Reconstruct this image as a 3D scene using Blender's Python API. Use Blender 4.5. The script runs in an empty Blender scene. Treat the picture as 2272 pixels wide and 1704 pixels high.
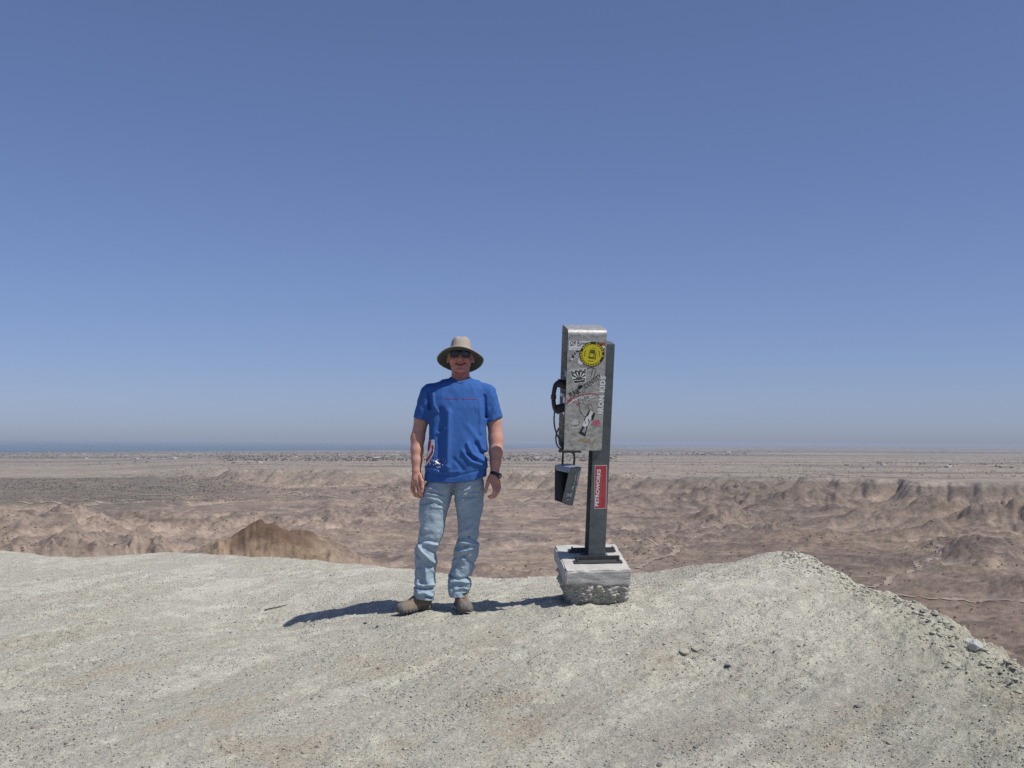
import bpy, bmesh, math, random
import numpy as np
from math import radians, pi, sin, cos, atan, atan2
from mathutils import Matrix, Vector
from mathutils.bvhtree import BVHTree

# ------------------------------------------------------------------ camera, sky, sun
scene = bpy.context.scene
C = scene.collection
F = 2436.0                      # focal length of the photograph in its own pixels (2272 wide)
CAM_Z = 1.12                    # eye height above the man's feet
PITCH = atan(127 / F)
ROLL = radians(0.36)
cam_rot = Matrix.Rotation(pi / 2 + PITCH, 3, 'X') @ Matrix.Rotation(ROLL, 3, 'Z')
cam_data = bpy.data.cameras.new('camera')
cam_data.sensor_width = 36.0
cam_data.lens = 36.0 * F / 2272.0
cam_data.clip_start = 0.05
cam_data.clip_end = 300000.0
cam = bpy.data.objects.new('camera', cam_data)
cam.matrix_world = Matrix.Translation((0, 0, CAM_Z)) @ cam_rot.to_4x4()
C.objects.link(cam)
scene.camera = cam

SUN_EL = radians(56.0)
SUN_SIDE = radians(28.0)        # how far the sun stands towards the camera's side of due right
sun_dir = Vector((cos(SUN_EL) * cos(SUN_SIDE), -cos(SUN_EL) * sin(SUN_SIDE), sin(SUN_EL)))

world = bpy.data.worlds.new('World')
scene.world = world
world.use_nodes = True
wn = world.node_tree
bg = wn.nodes['Background']
sky = wn.nodes.new('ShaderNodeTexSky')
sky.sky_type = 'NISHITA'
sky.sun_disc = False
sky.sun_elevation = SUN_EL
sky.sun_rotation = atan2(sun_dir.x, sun_dir.y)
sky.altitude = 0.0
sky.air_density = 0.7
sky.dust_density = 0.58
sky.ozone_density = 6.0
# the camera's own colour response, the same over the whole sky
resp = wn.nodes.new('ShaderNodeGamma'); resp.inputs[1].default_value = 0.725
bal = wn.nodes.new('ShaderNodeVectorMath'); bal.operation = 'MULTIPLY'; bal.inputs[1].default_value = (1.24, 1.255, 1.565)
wn.links.new(sky.outputs[0], resp.inputs[0])
wn.links.new(resp.outputs[0], bal.inputs[0])
wn.links.new(bal.outputs[0], bg.inputs[0])
bg.inputs[1].default_value = 0.10

sun_data = bpy.data.lights.new('sun', 'SUN')
sun_data.energy = 4.3
sun_data.angle = radians(0.53)
sun_data.color = (1.0, 0.955, 0.88)
sun = bpy.data.objects.new('sun', sun_data)
sun.rotation_euler = sun_dir.to_track_quat('Z', 'Y').to_euler()
C.objects.link(sun)

vs = scene.view_settings
vs.view_transform = 'Standard'
vs.look = 'None'
vs.exposure = 0.0
vs.gamma = 1.0
vs.use_curve_mapping = False
scene.render.engine = 'CYCLES'
scene.cycles.use_denoising = False
scene.cycles.use_adaptive_sampling = False
scene.cycles.sample_clamp_indirect = 3.0
scene.cycles.max_bounces = 6
scene.cycles.diffuse_bounces = 3
scene.cycles.glossy_bounces = 2
scene.cycles.volume_bounces = 0

# ------------------------------------------------------------------ helpers
random.seed(7)
rng = np.random.default_rng(11)


def ray(px, py):
    return cam_rot @ Vector(((px - 1136.0) / F, -(py - 852.0) / F, -1.0))


def at(px, py, Y):
    """the point of the place at depth Y that the photograph shows at px, py"""
    d = ray(px, py)
    return Vector((0, 0, CAM_Z)) + d * (Y / d.y)


def tag(o, label=None, cat=None, group=None, kind=None):
    if label: o['label'] = label
    if cat: o['category'] = cat
    if group: o['group'] = group
    if kind: o['kind'] = kind
    return o


def empty(name, loc=(0, 0, 0), parent=None):
    o = bpy.data.objects.new(name, None)
    o.empty_display_size = 0.1
    o.location = loc
    C.objects.link(o)
    if parent: o.parent = parent
    return o


def link_mesh(name, me, mats, parent=None, smooth=False):
    o = bpy.data.objects.new(name, me)
    for m in (mats if isinstance(mats, (list, tuple)) else [mats]):
        me.materials.append(m)
    C.objects.link(o)
    if parent: o.parent = parent
    if smooth:
        me.polygons.foreach_set('use_smooth', np.ones(len(me.polygons), dtype=bool))
    return o


def np_mesh(name, verts, faces):
    """verts (n,3), faces (m,3|4) numpy -> mesh data"""
    verts = np.asarray(verts, dtype=np.float32)
    faces = np.asarray(faces, dtype=np.int32)
    me = bpy.data.meshes.new(name)
    k = faces.shape[1]
    me.vertices.add(len(verts))
    me.vertices.foreach_set('co', verts.ravel())
    me.loops.add(faces.size)
    me.loops.foreach_set('vertex_index', faces.ravel())
    me.polygons.add(len(faces))
    me.polygons.foreach_set('loop_start', np.arange(0, faces.size, k, dtype=np.int32))
    me.update(calc_edges=True)
    return me


def grid_faces(nr, nc):
    i = np.arange(nr * nc).reshape(nr, nc)
    return np.stack([i[:-1, :-1], i[:-1, 1:], i[1:, 1:], i[1:, :-1]], -1).reshape(-1, 4)


def color_attr(me, cols, name='tint'):
    a = me.color_attributes.new(name, 'FLOAT_COLOR', 'POINT')
    c = np.ones((len(me.vertices), 4), dtype=np.float32)
    c[:, :3] = cols
    a.data.foreach_set('color', c.ravel())


# gradient noise, vectorised
_ga = np.random.default_rng(5).random((256, 256), dtype=np.float32) * np.float32(2 * pi)
_gx = np.cos(_ga).ravel(); _gy = np.sin(_ga).ravel()


def perlin(x, y, seed=0):
    x = np.asarray(x, dtype=np.float64); y = np.asarray(y, dtype=np.float64)
    x = x + seed * 37.71; y = y + seed * 91.13
    ix = np.floor(x); iy = np.floor(y)
    fx = (x - ix).astype(np.float32); fy = (y - iy).astype(np.float32)
    x0 = ix.astype(np.int32) & 255; y0 = iy.astype(np.int32) & 255
    x1 = (x0 + 1) & 255; y1 = ((y0 + 1) & 255) << 8; y0 = y0 << 8
    sx = fx * fx * (3 - 2 * fx); sy = fy * fy * (3 - 2 * fy)
    gx1 = fx - 1; gy1 = fy - 1
    i = x0 + y0; a = _gx[i] * fx + _gy[i] * fy
    i = x1 + y0; b = _gx[i] * gx1 + _gy[i] * fy
    i = x0 + y1; c = _gx[i] * fx + _gy[i] * gy1
    i = x1 + y1; d = _gx[i] * gx1 + _gy[i] * gy1
    a += (b - a) * sx; c += (d - c) * sx
    return (a + (c - a) * sy) * np.float32(1.5)


def fbm(x, y, wl, seed=0, octs=4, gain=0.5, lac=2.03):
    s = 0; amp = 1.0; f = 1.0 / wl
    for o in range(octs):
        s = s + amp * perlin(x * f + 17.3 * o, y * f - 9.1 * o, seed + o * 7)
        amp *= gain; f *= lac
    return s


def billow(x, y, wl, seed=0, octs=4, gain=0.5, lac=2.07):
    s = 0; amp = 1.0; f = 1.0 / wl
    for o in range(octs):
        s = s + amp * np.abs(perlin(x * f + 11.7 * o, y * f + 5.3 * o, seed + o * 7))
        amp *= gain; f *= lac
    return s


def sstep(a, b, x):
    t = np.clip((x - a) / (b - a), 0, 1)
    return t * t * (3 - 2 * t)


# materials
def mat(name, color=(0.5, 0.5, 0.5), rough=0.8, metal=0.0, spec=None, noise=None, bump=None, attr=None):
    """procedural material. noise=(scale, amount) mottles the colour, bump=(scale, distance) roughens the surface"""
    m = bpy.data.materials.new(name)
    m.use_nodes = True
    nt = m.node_tree
    b = nt.nodes['Principled BSDF']
    b.inputs['Base Color'].default_value = (*color, 1)
    b.inputs['Roughness'].default_value = rough
    b.inputs['Metallic'].default_value = metal
    if spec is not None: b.inputs['Specular IOR Level'].default_value = spec
    tc = nt.nodes.new('ShaderNodeTexCoord')
    src = None
    if attr:
        a = nt.nodes.new('ShaderNodeAttribute'); a.attribute_name = attr
        src = a.outputs['Color']
        nt.links.new(src, b.inputs['Base Color'])
    if noise:
        n = nt.nodes.new('ShaderNodeTexNoise')
        n.inputs['Scale'].default_value = noise[0]
        n.inputs['Detail'].default_value = 6
        n.inputs['Roughness'].default_value = 0.65
        nt.links.new(tc.outputs['Object'], n.inputs['Vector'])
        r = nt.nodes.new('ShaderNodeMapRange')
        r.inputs['From Min'].default_value = 0.25; r.inputs['From Max'].default_value = 0.75
        r.inputs['To Min'].default_value = 1 - noise[1]; r.inputs['To Max'].default_value = 1 + noise[1]
        nt.links.new(n.outputs['Fac'], r.inputs['Value'])
        mx = nt.nodes.new('ShaderNodeVectorMath'); mx.operation = 'MULTIPLY'
        if src is not None: nt.links.new(src, mx.inputs[0])
        else: mx.inputs[0].default_value = color
        nt.links.new(r.outputs[0], mx.inputs[1])
        nt.links.new(mx.outputs[0], b.inputs['Base Color'])
    if bump:
        n = nt.nodes.new('ShaderNodeTexNoise')
        n.inputs['Scale'].default_value = bump[0]
        n.inputs['Detail'].default_value = 8
        n.inputs['Roughness'].default_value = 0.7
        nt.links.new(tc.outputs['Object'], n.inputs['Vector'])
        bp = nt.nodes.new('ShaderNodeBump')
        bp.inputs['Distance'].default_value = bump[1]
        bp.inputs['Strength'].default_value = 1.0
        nt.links.new(n.outputs['Fac'], bp.inputs['Height'])
        nt.links.new(bp.outputs[0], b.inputs['Normal'])
    return m

# ------------------------------------------------------------------ far desert
def hor(xp):
    return 979.0 + (xp - 1136.0) * math.tan(ROLL)


def interp(xp, table):
    t = np.array(table, dtype=float)
    return np.interp(xp, t[:, 0], t[:, 1])


def plateau_z(X, Y, xp):
    front = interp(xp, [(-2000, -69), (150, -69), (420, -52), (700, -49), (1300, -49), (1500, -51), (2272, -51), (4000, -51)])
    shore = interp(xp, [(-3000, 5200), (0, 7700), (450, 9200), (900, 12000), (1136, 15000), (1370, 22000), (1600, 34000), (1800, 62000), (2272, 80000), (4000, 90000)])
    t = (Y - 1900) / (shore - 1900)
    # the ground seen nearer than the town falls quickly, then runs almost flat to the water
    s = np.where(t < 0, 0.25 * t, 1 - (1 - np.clip(t, 0, 1)) ** 1.35)
    s = np.where(t > 1, 1 + (t - 1) * 0.8, s)
    return front + (-100.0 - front) * s


def terrain_z(X, Y):
    xp = 1136 + F * X / Y
    plat = plateau_z(X, Y, xp) + fbm(X, Y, 420, 3, 4) * (2.0 * sstep(5200, 2600, Y) + 0.25 * sstep(7000, 5000, Y))
    wx = X + fbm(X, Y, 260, 21, 3) * 60; wy = Y + fbm(X, Y, 260, 22, 3) * 60
    # valley floor with low hills
    foot = interp(xp, [(-2000, -84), (0, -84), (600, -80), (900, -78), (1300, -80), (1600, -85), (2272, -86), (4000, -86)])
    floor = -87 + (foot + 87) * sstep(900, 1650, Y) + fbm(X, Y, 500, 4, 3) * 2.5
    left = 1 - sstep(620, 900, xp)
    right = sstep(1350, 1800, xp)
    mid = 1 - np.maximum(left, right)
    hills = billow(wx, wy, 170, 31, 5, 0.5)
    small = billow(wx, wy, 50, 41, 4, 0.5)
    amp = left * (5 + 22 * sstep(560, 850, Y)) + right * (8 + 20 * sstep(560, 950, Y)) + mid * (5.0 + 9 * sstep(800, 1250, Y))
    patch = sstep(-0.25, 0.35, fbm(X, Y, 330, 77, 2))
    basin = mid * sstep(1650, 1250, Y)
    z = floor + amp * patch * (hills - 0.18) + (4.2 + 5.6 * (1 - basin)) * small * (0.35 + 0.65 * patch)
    rg = 1 - np.abs(fbm(wx * 1.0 + wy * 0.35, wy, 95, 47, 4, 0.55))
    z = z + (np.clip(rg, 0, 1) ** 2.2 - 0.4) * (left * 10 + right * 9 + mid * 3.5) * sstep(480, 720, Y) * (0.3 + 0.7 * patch)
    z = z + billow(wx + 300, wy, 30, 46, 3, 0.6) * 4.6 * sstep(-0.5, 0.4, fbm(X, Y, 210, 78, 2) + 0.25 * (1 - basin)) * sstep(380, 520, Y)
    z = z + billow(X, Y, 19, 51, 3) * 1.5 * (1 - 0.5 * basin)
    cap = -75.5 + 2.0 * fbm(X, Y, 120, 79, 2)
    z = np.where(left > 0, z - left * sstep(1000, 1120, Y) * 0.85 * np.maximum(0, z - cap), z)
    # scarp of the mesa
    yr = interp(xp, [(-2000, 2300), (300, 2250), (420, 2020), (560, 1985), (900, 1960), (1300, 1800), (1500, 1725), (1800, 1650), (2000, 1590), (2272, 1520), (3000, 1450)])
    sh = X - 0.45 * (Y - yr)
    gul = billow(sh, Y * 0.25, 105, 61, 4, 0.55)
    yr2 = yr + fbm(X, Y * 0.0 + 1.5, 420, 63, 2) * 70 + (0.42 - gul) * 105
    wid = 105 + 40 * fbm(X, Y * 0, 300, 64, 2)
    t = np.clip((Y - yr2) / wid + 1, 0, 1)
    prof = np.where(t < 0.72, 0.62 * (t / 0.72) ** 1.35, 0.62 + 0.38 * ((t - 0.72) / 0.28) ** 0.9)
    scarp = sstep(330, 520, xp)
    lower = z + (plat - z) * prof
    z1 = np.where(t >= 1, plat, lower)
    # left: a shrubby terrace with its own low edge
    terr = -70 + fbm(X, Y, 300, 71, 3) * 1.8 + billow(X, Y, 60, 72, 3) * 0.9
    yt = 1235 + fbm(X, Y * 0.15, 260, 73, 3) * 60 + (0.35 - billow(X - 0.3 * Y, Y * 0.3, 85, 74, 4)) * 120 + np.clip(xp - 300, 0, 600) * 0.55
    tt = np.clip((Y - yt) / 75 + 1, 0, 1) ** 1.2
    tlev = terr + (plat - terr) * sstep(1800, 2150, Y)
    zl = np.where(tt >= 1, tlev, z + (tlev - z) * tt)
    out = zl * (1 - scarp) + z1 * scarp
    # right-hand part of the terrace melts into the valley under the mesa
    tm = sstep(760, 430, xp) * scarp
    out = np.where(Y < 1950, np.maximum(out, (zl * tm + (z - 3) * (1 - tm))), out)
    # low dark hills at the far right
    for (hx, hy, hz, rx_, ry_) in ((2190, 800, 17, 46, 60), (2110, 860, 9, 30, 40), (2262, 640, 11, 26, 40), (2075, 980, 12, 40, 50), (1720, 1010, 8, 22, 26),
                                   (1640, 1120, 7, 60, 40), (1990, 1130, 10, 70, 45), (2240, 1030, 12, 60, 40)):
        cx = (hx - 1136) / F * hy
        d = np.sqrt(((X - cx) / rx_) ** 2 + ((Y - hy) / ry_) ** 2) + fbm(X, Y, 30, 81, 4) * 0.28
        out = out + hz * np.clip(1 - d, 0, 1) ** 1.1
    return out


def brown_hill(X, Y):
    """the rusty knoll below the ridge on the left"""
    def cone(px, Yc, ztop, sx_, sy_, seed, slope):
        cx = (px - 1136) / F * Yc
        ang = np.arctan2(Y - Yc, X - cx)
        rr = np.sqrt(((X - cx) * sx_) ** 2 + ((Y - Yc) * sy_) ** 2)
        rill = billow(ang * 3.0 + fbm(X, Y, 16, seed + 9, 3) * 0.45, rr * 0.035, 0.8, seed, 4, 0.55)
        return ztop - slope * (np.sqrt(rr ** 2 + 2.0 ** 2) - 2.0) * (0.90 + 0.34 * rill) + fbm(X, Y, 7, seed + 5, 4) * 1.3 + sstep(0.0, 0.5, fbm(X, Y, 11, seed + 6, 3)) * billow(X, Y, 4, seed + 7, 3) * 2.2 * sstep(-40, -35, ztop + 0 * X) - 1.0
    zs = [cone(592, 430, -29.8, 0.9, 0.9, 91, 0.56), cone(668, 446, -33.8, 0.9, 0.8, 92, 0.54), cone(548, 436, -37.5, 1.0, 0.9, 98, 0.52), cone(635, 425, -36.5, 1.0, 0.9, 99, 0.52), cone(722, 480, -43, 1, 0.9, 93, 0.42),
          cone(490, 430, -43.0, 0.7, 1.0, 94, 0.36), cone(300, 520, -53.5, 0.5, 0.9, 95, 0.34), cone(790, 500, -53, 0.7, 0.9, 96, 0.30),
          cone(130, 560, -59, 0.6, 0.9, 97, 0.3)]
    return zs


def build_desert():
    u = np.concatenate([np.linspace(-1.3, -0.5, 60)[:-1], np.linspace(-0.5, 0.5, 780), np.linspace(0.5, 1.3, 60)[1:]])
    Ys = np.concatenate([np.geomspace(24, 380, 50)[:-1], np.arange(380, 1100, 3.6), np.arange(1100, 2150, 4.6),
                         np.geomspace(2150, 9000, 120), np.geomspace(9300, 62000, 26)])
    U, Y = np.meshgrid(u, Ys)
    X = U * Y
    Z = terrain_z(X, Y)
    base = Z.copy()
    knolls = np.maximum.reduce(brown_hill(X, Y))
    Z = np.maximum(Z, knolls)
    hill = -2.0 - 0.52 * (Y - 10)
    Z = np.maximum(Z, hill)
    xp = 1136 + F * U
    # --- surface colours: what each bed of sediment is made of
    n1 = fbm(X, Y, 150, 101, 4); n2 = fbm(X + 900, Y, 60, 102, 4); n3 = fbm(X, Y, 22, 103, 4)
    strat = fbm(X * 0.004 + n1 * 0.6, Z * 0.33, 1.0, 104, 3)
    col = np.empty(X.shape + (3,))
    pink = np.array([0.262, 0.205, 0.168]); tan = np.array([0.318, 0.256, 0.190]); grey = np.array([0.158, 0.142, 0.124])
    pale = np.array([0.42, 0.35, 0.28]); mauve = np.array([0.195, 0.160, 0.140]); olive = np.array([0.155, 0.145, 0.118])
    w = sstep(-0.5, 0.5, n1)[..., None]
    col[:] = mauve * (1 - w) + pink * w
    w = sstep(0.0, 0.45, strat)[..., None] * 0.85
    col = col * (1 - w) + tan * w
    # pale silt collects in the hollows, gravel lies on the flat tops
    def blur(A, k):
        for ax in (0, 1):
            c = np.cumsum(np.pad(A, [(k + 1, k) if a == ax else (0, 0) for a in (0, 1)], mode='edge'), axis=ax)
            A = (np.take(c, range(2 * k + 1, c.shape[ax]), ax) - np.take(c, range(0, c.shape[ax] - 2 * k - 1), ax)) / (2 * k + 1)
        return A
    rel = Z - blur(Z, 9)
    gy = np.gradient(Z, axis=0) / np.gradient(Y, axis=0); gx = np.gradient(Z, axis=1) / np.gradient(X, axis=1)
    slope = np.sqrt(gx ** 2 + gy ** 2)
    w = (sstep(0.22, 0.75, slope + 0.15 * n2) * 0.6)[..., None]      # bare sediment on the steep faces
    col = col * (1 - w) + np.array([0.345, 0.272, 0.208]) * w
    w = (sstep(-0.2, -2.2, rel + n2 * 1.2) * 0.55)[..., None]
    col = col * (1 - w) + pale * w
    w = (sstep(0.3, 3.0, rel + n2 * 1.6) * 0.32)[..., None]
    col = col * (1 - w) + grey * w
    terr = (sstep(640, 380, xp) * sstep(-75, -71, Z) * (Y > 1100) * (Y < 2050))
    ttop = terr * sstep(-0.7, 0.25, n2 + 0.3)
    w = (ttop * 0.8)[..., None]
    col = col * (1 - w) + olive * w
    plat = (Y > 1950) | ((Z > -56) & (Y > 1450))
    pcol = np.array([0.275, 0.242, 0.198]) * (1 - 0.0) + np.zeros(X.shape + (3,))
    n4 = fbm(X * 0.25, Y, 240, 105, 4)
    w = sstep(0.05, 0.5, n4)[..., None] * 0.7
    pcol = pcol * (1 - w) + np.array([0.16, 0.15, 0.13]) * w
    w = sstep(0.1, 0.5, -n4)[..., None] * 0.5
    pcol = pcol * (1 - w) + np.array([0.34, 0.29, 0.23]) * w
    w = (sstep(3000, 4300, Y) * sstep(0.0, 0.25, fbm(X * 0.12, Y, 900, 106, 4) + 0.15) * 0.55)[..., None]
    pcol = pcol * (1 - w) + np.array([0.14, 0.13, 0.115]) * w
    w = plat.astype(float)[..., None]
    col = col * (1 - w) + pcol * w
    sc = ((Y > 1330) & (Y < 2100) & ~plat) * sstep(-80, -66, Z + n2 * 8) * sstep(330, 520, xp)
    w = (sc * 0.65)[..., None]
    col = col * (1 - w) + np.array([0.205, 0.172, 0.140]) * w
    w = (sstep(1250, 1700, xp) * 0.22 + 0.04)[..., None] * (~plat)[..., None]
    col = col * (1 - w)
    # rusty rock on the knoll, yellow silt round it
    kn = (knolls > base - 0.3)[..., None]
    rockw = (sstep(-40, -35.5, Z + n3 * 5.0 + n2 * 3.0) * sstep(720, 690, xp) * sstep(480, 540, xp))[..., None] * 0.9
    ncol = np.array([0.235, 0.180, 0.125]) * (1 + 0.25 * n2[..., None] + 0.2 * n3[..., None])
    ncol = ncol * (1 - rockw) + np.array([0.120, 0.080, 0.055]) * rockw
    blend = np.maximum(sstep(690, 800, xp), sstep(500, 400, xp))[..., None] * 0.75
    col = np.where(kn, ncol * (1 - blend) + col * blend, col)
    hl = (Z <= hill + 0.01)[..., None]
    col = np.where(hl, np.array([0.40, 0.40, 0.33]), col)
    col *= (1 + 0.22 * n3 + 0.14 * n2)[..., None]
    col *= np.array([1.02, 0.99, 0.985])
    col = np.clip(col, 0.03, 0.6)
    verts = np.stack([X, Y, Z], -1).reshape(-1, 3)
    me = np_mesh('desert', verts, grid_faces(*X.shape)[:, ::-1])
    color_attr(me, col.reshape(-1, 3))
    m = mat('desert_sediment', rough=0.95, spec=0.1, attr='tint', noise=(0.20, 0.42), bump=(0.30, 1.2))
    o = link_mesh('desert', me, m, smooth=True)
    tag(o, kind='structure')
    return o, u, Ys, Z


desert, DU, DY, DZ = build_desert()


def desert_z(x, y):
    """height of the desert sheet under x, y"""
    uu = x / y
    i = np.clip(np.searchsorted(DY, y) - 1, 0, len(DY) - 2); j = np.clip(np.searchsorted(DU, uu) - 1, 0, len(DU) - 2)
    a = (y - DY[i]) / (DY[i + 1] - DY[i]); b = (uu - DU[j]) / (DU[j + 1] - DU[j])
    return (DZ[i, j] * (1 - b) + DZ[i, j + 1] * b) * (1 - a) + (DZ[i + 1, j] * (1 - b) + DZ[i + 1, j + 1] * b) * a


def desert_at(px, py):
    """first point of the desert sheet seen along the line through px, py"""
    d = ray(px, py); u = d.x / d.y; s = d.z / d.y
    j = int(np.clip(np.searchsorted(DU, u) - 1, 0, len(DU) - 2)); b = (u - DU[j]) / (DU[j + 1] - DU[j])
    zc = DZ[:, j] * (1 - b) + DZ[:, j + 1] * b
    zr = CAM_Z + s * DY
    k = np.nonzero(zc >= zr)[0]
    if len(k) == 0 or k[0] == 0: return None
    k = k[0]
    f0 = zr[k - 1] - zc[k - 1]; f1 = zc[k] - zr[k]
    Y = DY[k - 1] + (DY[k] - DY[k - 1]) * f0 / max(f0 + f1, 1e-9)
    return Vector((u * Y, Y, CAM_Z + s * Y))


# the inland sea
def build_sea():
    ys = np.concatenate([np.geomspace(3500, 15000, 30), np.geomspace(16000, 62000, 20)])
    us = np.linspace(-1.3, 1.3, 40)
    U, Y = np.meshgrid(us, ys)
    me = np_mesh('sea', np.stack([U * Y, Y, np.full(Y.shape, -100.0)], -1).reshape(-1, 3), grid_faces(*Y.shape)[:, ::-1])
    m = mat('sea_water', (0.075, 0.125, 0.165), rough=0.45, noise=(0.0006, 0.25))
    return tag(link_mesh('sea', me, m, smooth=True), kind='structure')


build_sea()
# ------------------------------------------------------------------ the pale ridge the man stands on
CREST = [(-900, 1190, 11.5), (-300, 1205, 11.0), (0, 1224, 10.6), (100, 1236, 10.4), (200, 1240, 10.3), (350, 1231, 10.1), (560, 1238, 9.8), (750, 1252, 9.5), (880, 1266, 9.25), (1000, 1279, 9.0),
         (1130, 1282, 8.9), (1300, 1281, 8.65), (1411, 1274, 8.5), (1492, 1266, 8.4), (1566, 1253, 8.35), (1631, 1249, 8.3), (1676, 1237, 8.25), (1717, 1228, 8.2),
         (1757, 1228, 8.15), (1798, 1240, 8.0), (1823, 1257, 7.85), (1880, 1287, 7.55), (1929, 1308, 7.3), (2022, 1340, 6.85), (2063, 1370, 6.62), (2104, 1400, 6.4),
         (2145, 1428, 6.2), (2206, 1458, 5.9), (2272, 1500, 5.6), (2450, 1600, 4.95), (2800, 1760, 4.1), (3400, 1980, 3.3)]
CTRL = [(0, 1704, 4.4), (0, 1540, 5.6), (0, 1405, 7.0), (0, 1310, 8.5), (400, 1704, 4.45), (400, 1540, 5.55), (400, 1400, 7.0), (400, 1312, 8.4),
        (700, 1704, 4.5), (700, 1540, 5.5), (650, 1438, 6.4), (700, 1394, 7.15), (645, 1384, 7.68), (560, 1385, 7.65), (740, 1367, 7.54), (830, 1350, 7.4), (720, 1310, 8.3), (1000, 1704, 4.5), (1000, 1540, 5.5), (1000, 1412, 6.5), (1000, 1357, 7.1), (1000, 1316, 7.9),
        (880, 1358, 7.15), (1300, 1704, 4.5), (1300, 1530, 5.5), (1300, 1400, 6.4), (1290, 1342, 6.95), (1180, 1342, 7.2), (1150, 1310, 8.0), (1420, 1318, 7.25), (1300, 1310, 7.7), (1450, 1290, 7.9),
        (1740, 1704, 4.5), (1740, 1530, 5.5), (1740, 1390, 6.5), (1740, 1290, 7.4), (1560, 1700, 4.5), (1560, 1400, 6.45), (1560, 1300, 7.3), (1920, 1380, 6.5), (2000, 1500, 5.6), (2000, 1704, 4.45),
        (2272, 1704, 4.2), (2272, 1640, 4.5), (2272, 1565, 5.0), (2100, 1440, 6.0), (2500, 1800, 3.7), (-400, 1704, 4.35), (-400, 1500, 5.9), (-400, 1330, 8.2), (-900, 1600, 4.9), (-900, 1350, 7.6)]


def _tps(pts, lam=2e-4):
    P = np.array([p[:2] for p in pts]); v = np.array([p[2] for p in pts])
    def ker(r2): return 0.5 * r2 * np.log(r2 + 1e-9)
    K = ker(((P[:, None] - P[None]) ** 2).sum(-1)) + lam * np.eye(len(P))
    A = np.hstack([np.ones((len(P), 1)), P])
    M = np.block([[K, A], [A.T, np.zeros((3, 3))]])
    w = np.linalg.solve(M, np.concatenate([v, np.zeros(3)]))
    def f(x, y):
        out = w[-3] + w[-2] * x + w[-1] * y
        for (a, b), wi in zip(P, w): out = out + wi * ker((x - a) ** 2 + (y - b) ** 2)
        return out
    return f


_pts = [tuple(at(px, py, Y)) for px, py, Y in CREST if -901 < px < 2460] + [tuple(at(px, py, Y)) for px, py, Y in CTRL]
_pts += [(0, 1.5, -0.47), (-2.5, 2.0, -0.46), (2.0, 2.0, -0.42), (0, 0, -0.5)]
_ridge = _tps(_pts)
_cu = np.array([ray(px, py).x / ray(px, py).y for px, py, Y in CREST]); _cy = np.array([c[2] for c in CREST])
# hollows and tufts of clod that can be picked out: (px, py, depth, radius, height)
_marks = [(825, 1386, 6.85, 0.05, -0.05), (800, 1380, 6.9, 0.05, -0.03), (860, 1392, 6.8, 0.05, -0.04), (1515, 1448, 6.1, 0.09, -0.055)]
_mk = [(at(a, b, c), r, h) for a, b, c, r, h in _marks]


def ridge_z(x, y, detail=True):
    x = np.asarray(x, dtype=float); y = np.asarray(y, dtype=float)
    u = x / np.maximum(y, 0.3)
    yc = np.interp(u, _cu, _cy)
    over = np.maximum(0, y - yc)
    ye = np.minimum(y, yc)
    z = _ridge(np.clip(u * ye, -6.0, 4.2), np.clip(ye, 0.5, 11.0))
    drop = np.where(over < 1.0, 0.34 * over ** 2, 0.34 + 0.68 * (over - 1.0))
    z = z - drop
    # the broken flank on the right
    flank = sstep(0.26, 0.40, u) * sstep(-1.1, -0.25, y - yc)
    nf = np.maximum(flank, 0.55 * sstep(0.18, 0.30, u) * sstep(-0.5, 0.0, y - yc))
    z = z + nf * (fbm(x, y, 0.55, 205, 3) * 0.03)
    if detail:
        near = sstep(13, 10, y)
        # rain has cut shallow rills that run down towards the lower left
        rx_ = x * 0.55 + y * 0.83; ry_ = x * 0.83 - y * 0.55
        rt = sstep(-0.12, 0.05, u)
        z = z + fbm(x, y, 0.9, 201, 3) * (0.013 + 0.008 * rt) + fbm(rx_ * 0.22, ry_, 0.24, 202, 4) * 0.008 * sstep(7.4, 6.6, y)
        z = z + fbm(x, y, 0.16, 203, 4) * (0.0055 + 0.0045 * rt) + fbm(x, y, 0.045, 204, 3) * 0.0026
        z = z + sstep(0.1, 0.5, fbm(x, y, 0.7, 206, 3)) * np.abs(fbm(x, y, 0.07, 207, 3)) * 0.012
        cl = billow(x * 0.8 + y * 0.5, y * 1.5 - x * 0.6, 0.12, 208, 4, 0.6)
        z = z + nf * (cl - 0.35) * 0.042
        cn = fbm(x + 0.1 * fbm(x, y, 0.1, 211, 2), y, 0.6, 212, 4, 0.6)
        z = z + (sstep(0.10, 0.135, cn) * 0.011 + sstep(0.42, 0.45, cn) * 0.009) * sstep(0.0, 0.4, fbm(x, y, 1.6, 213, 2) + 0.25 * rt) * sstep(8.2, 7.2, y)
        fd = np.sqrt((x - 0.52) ** 2 + (y - 7.02) ** 2)
        z = z + 0.022 * np.exp(-((fd - 0.27) / 0.075) ** 2) * (0.6 + 0.8 * fbm(x, y, 0.12, 209, 3))
        z = z + nf * np.maximum(0, fbm(x * 0.7 + y * 0.6, (y - x) * 1.1, 0.10, 210, 3)) * 0.03
        for p, r, h in _mk:
            z = z + h * np.exp(-(((x - p.x) / (1.5 * r)) ** 2 + ((y - p.y) / r) ** 2))
    return z


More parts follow.
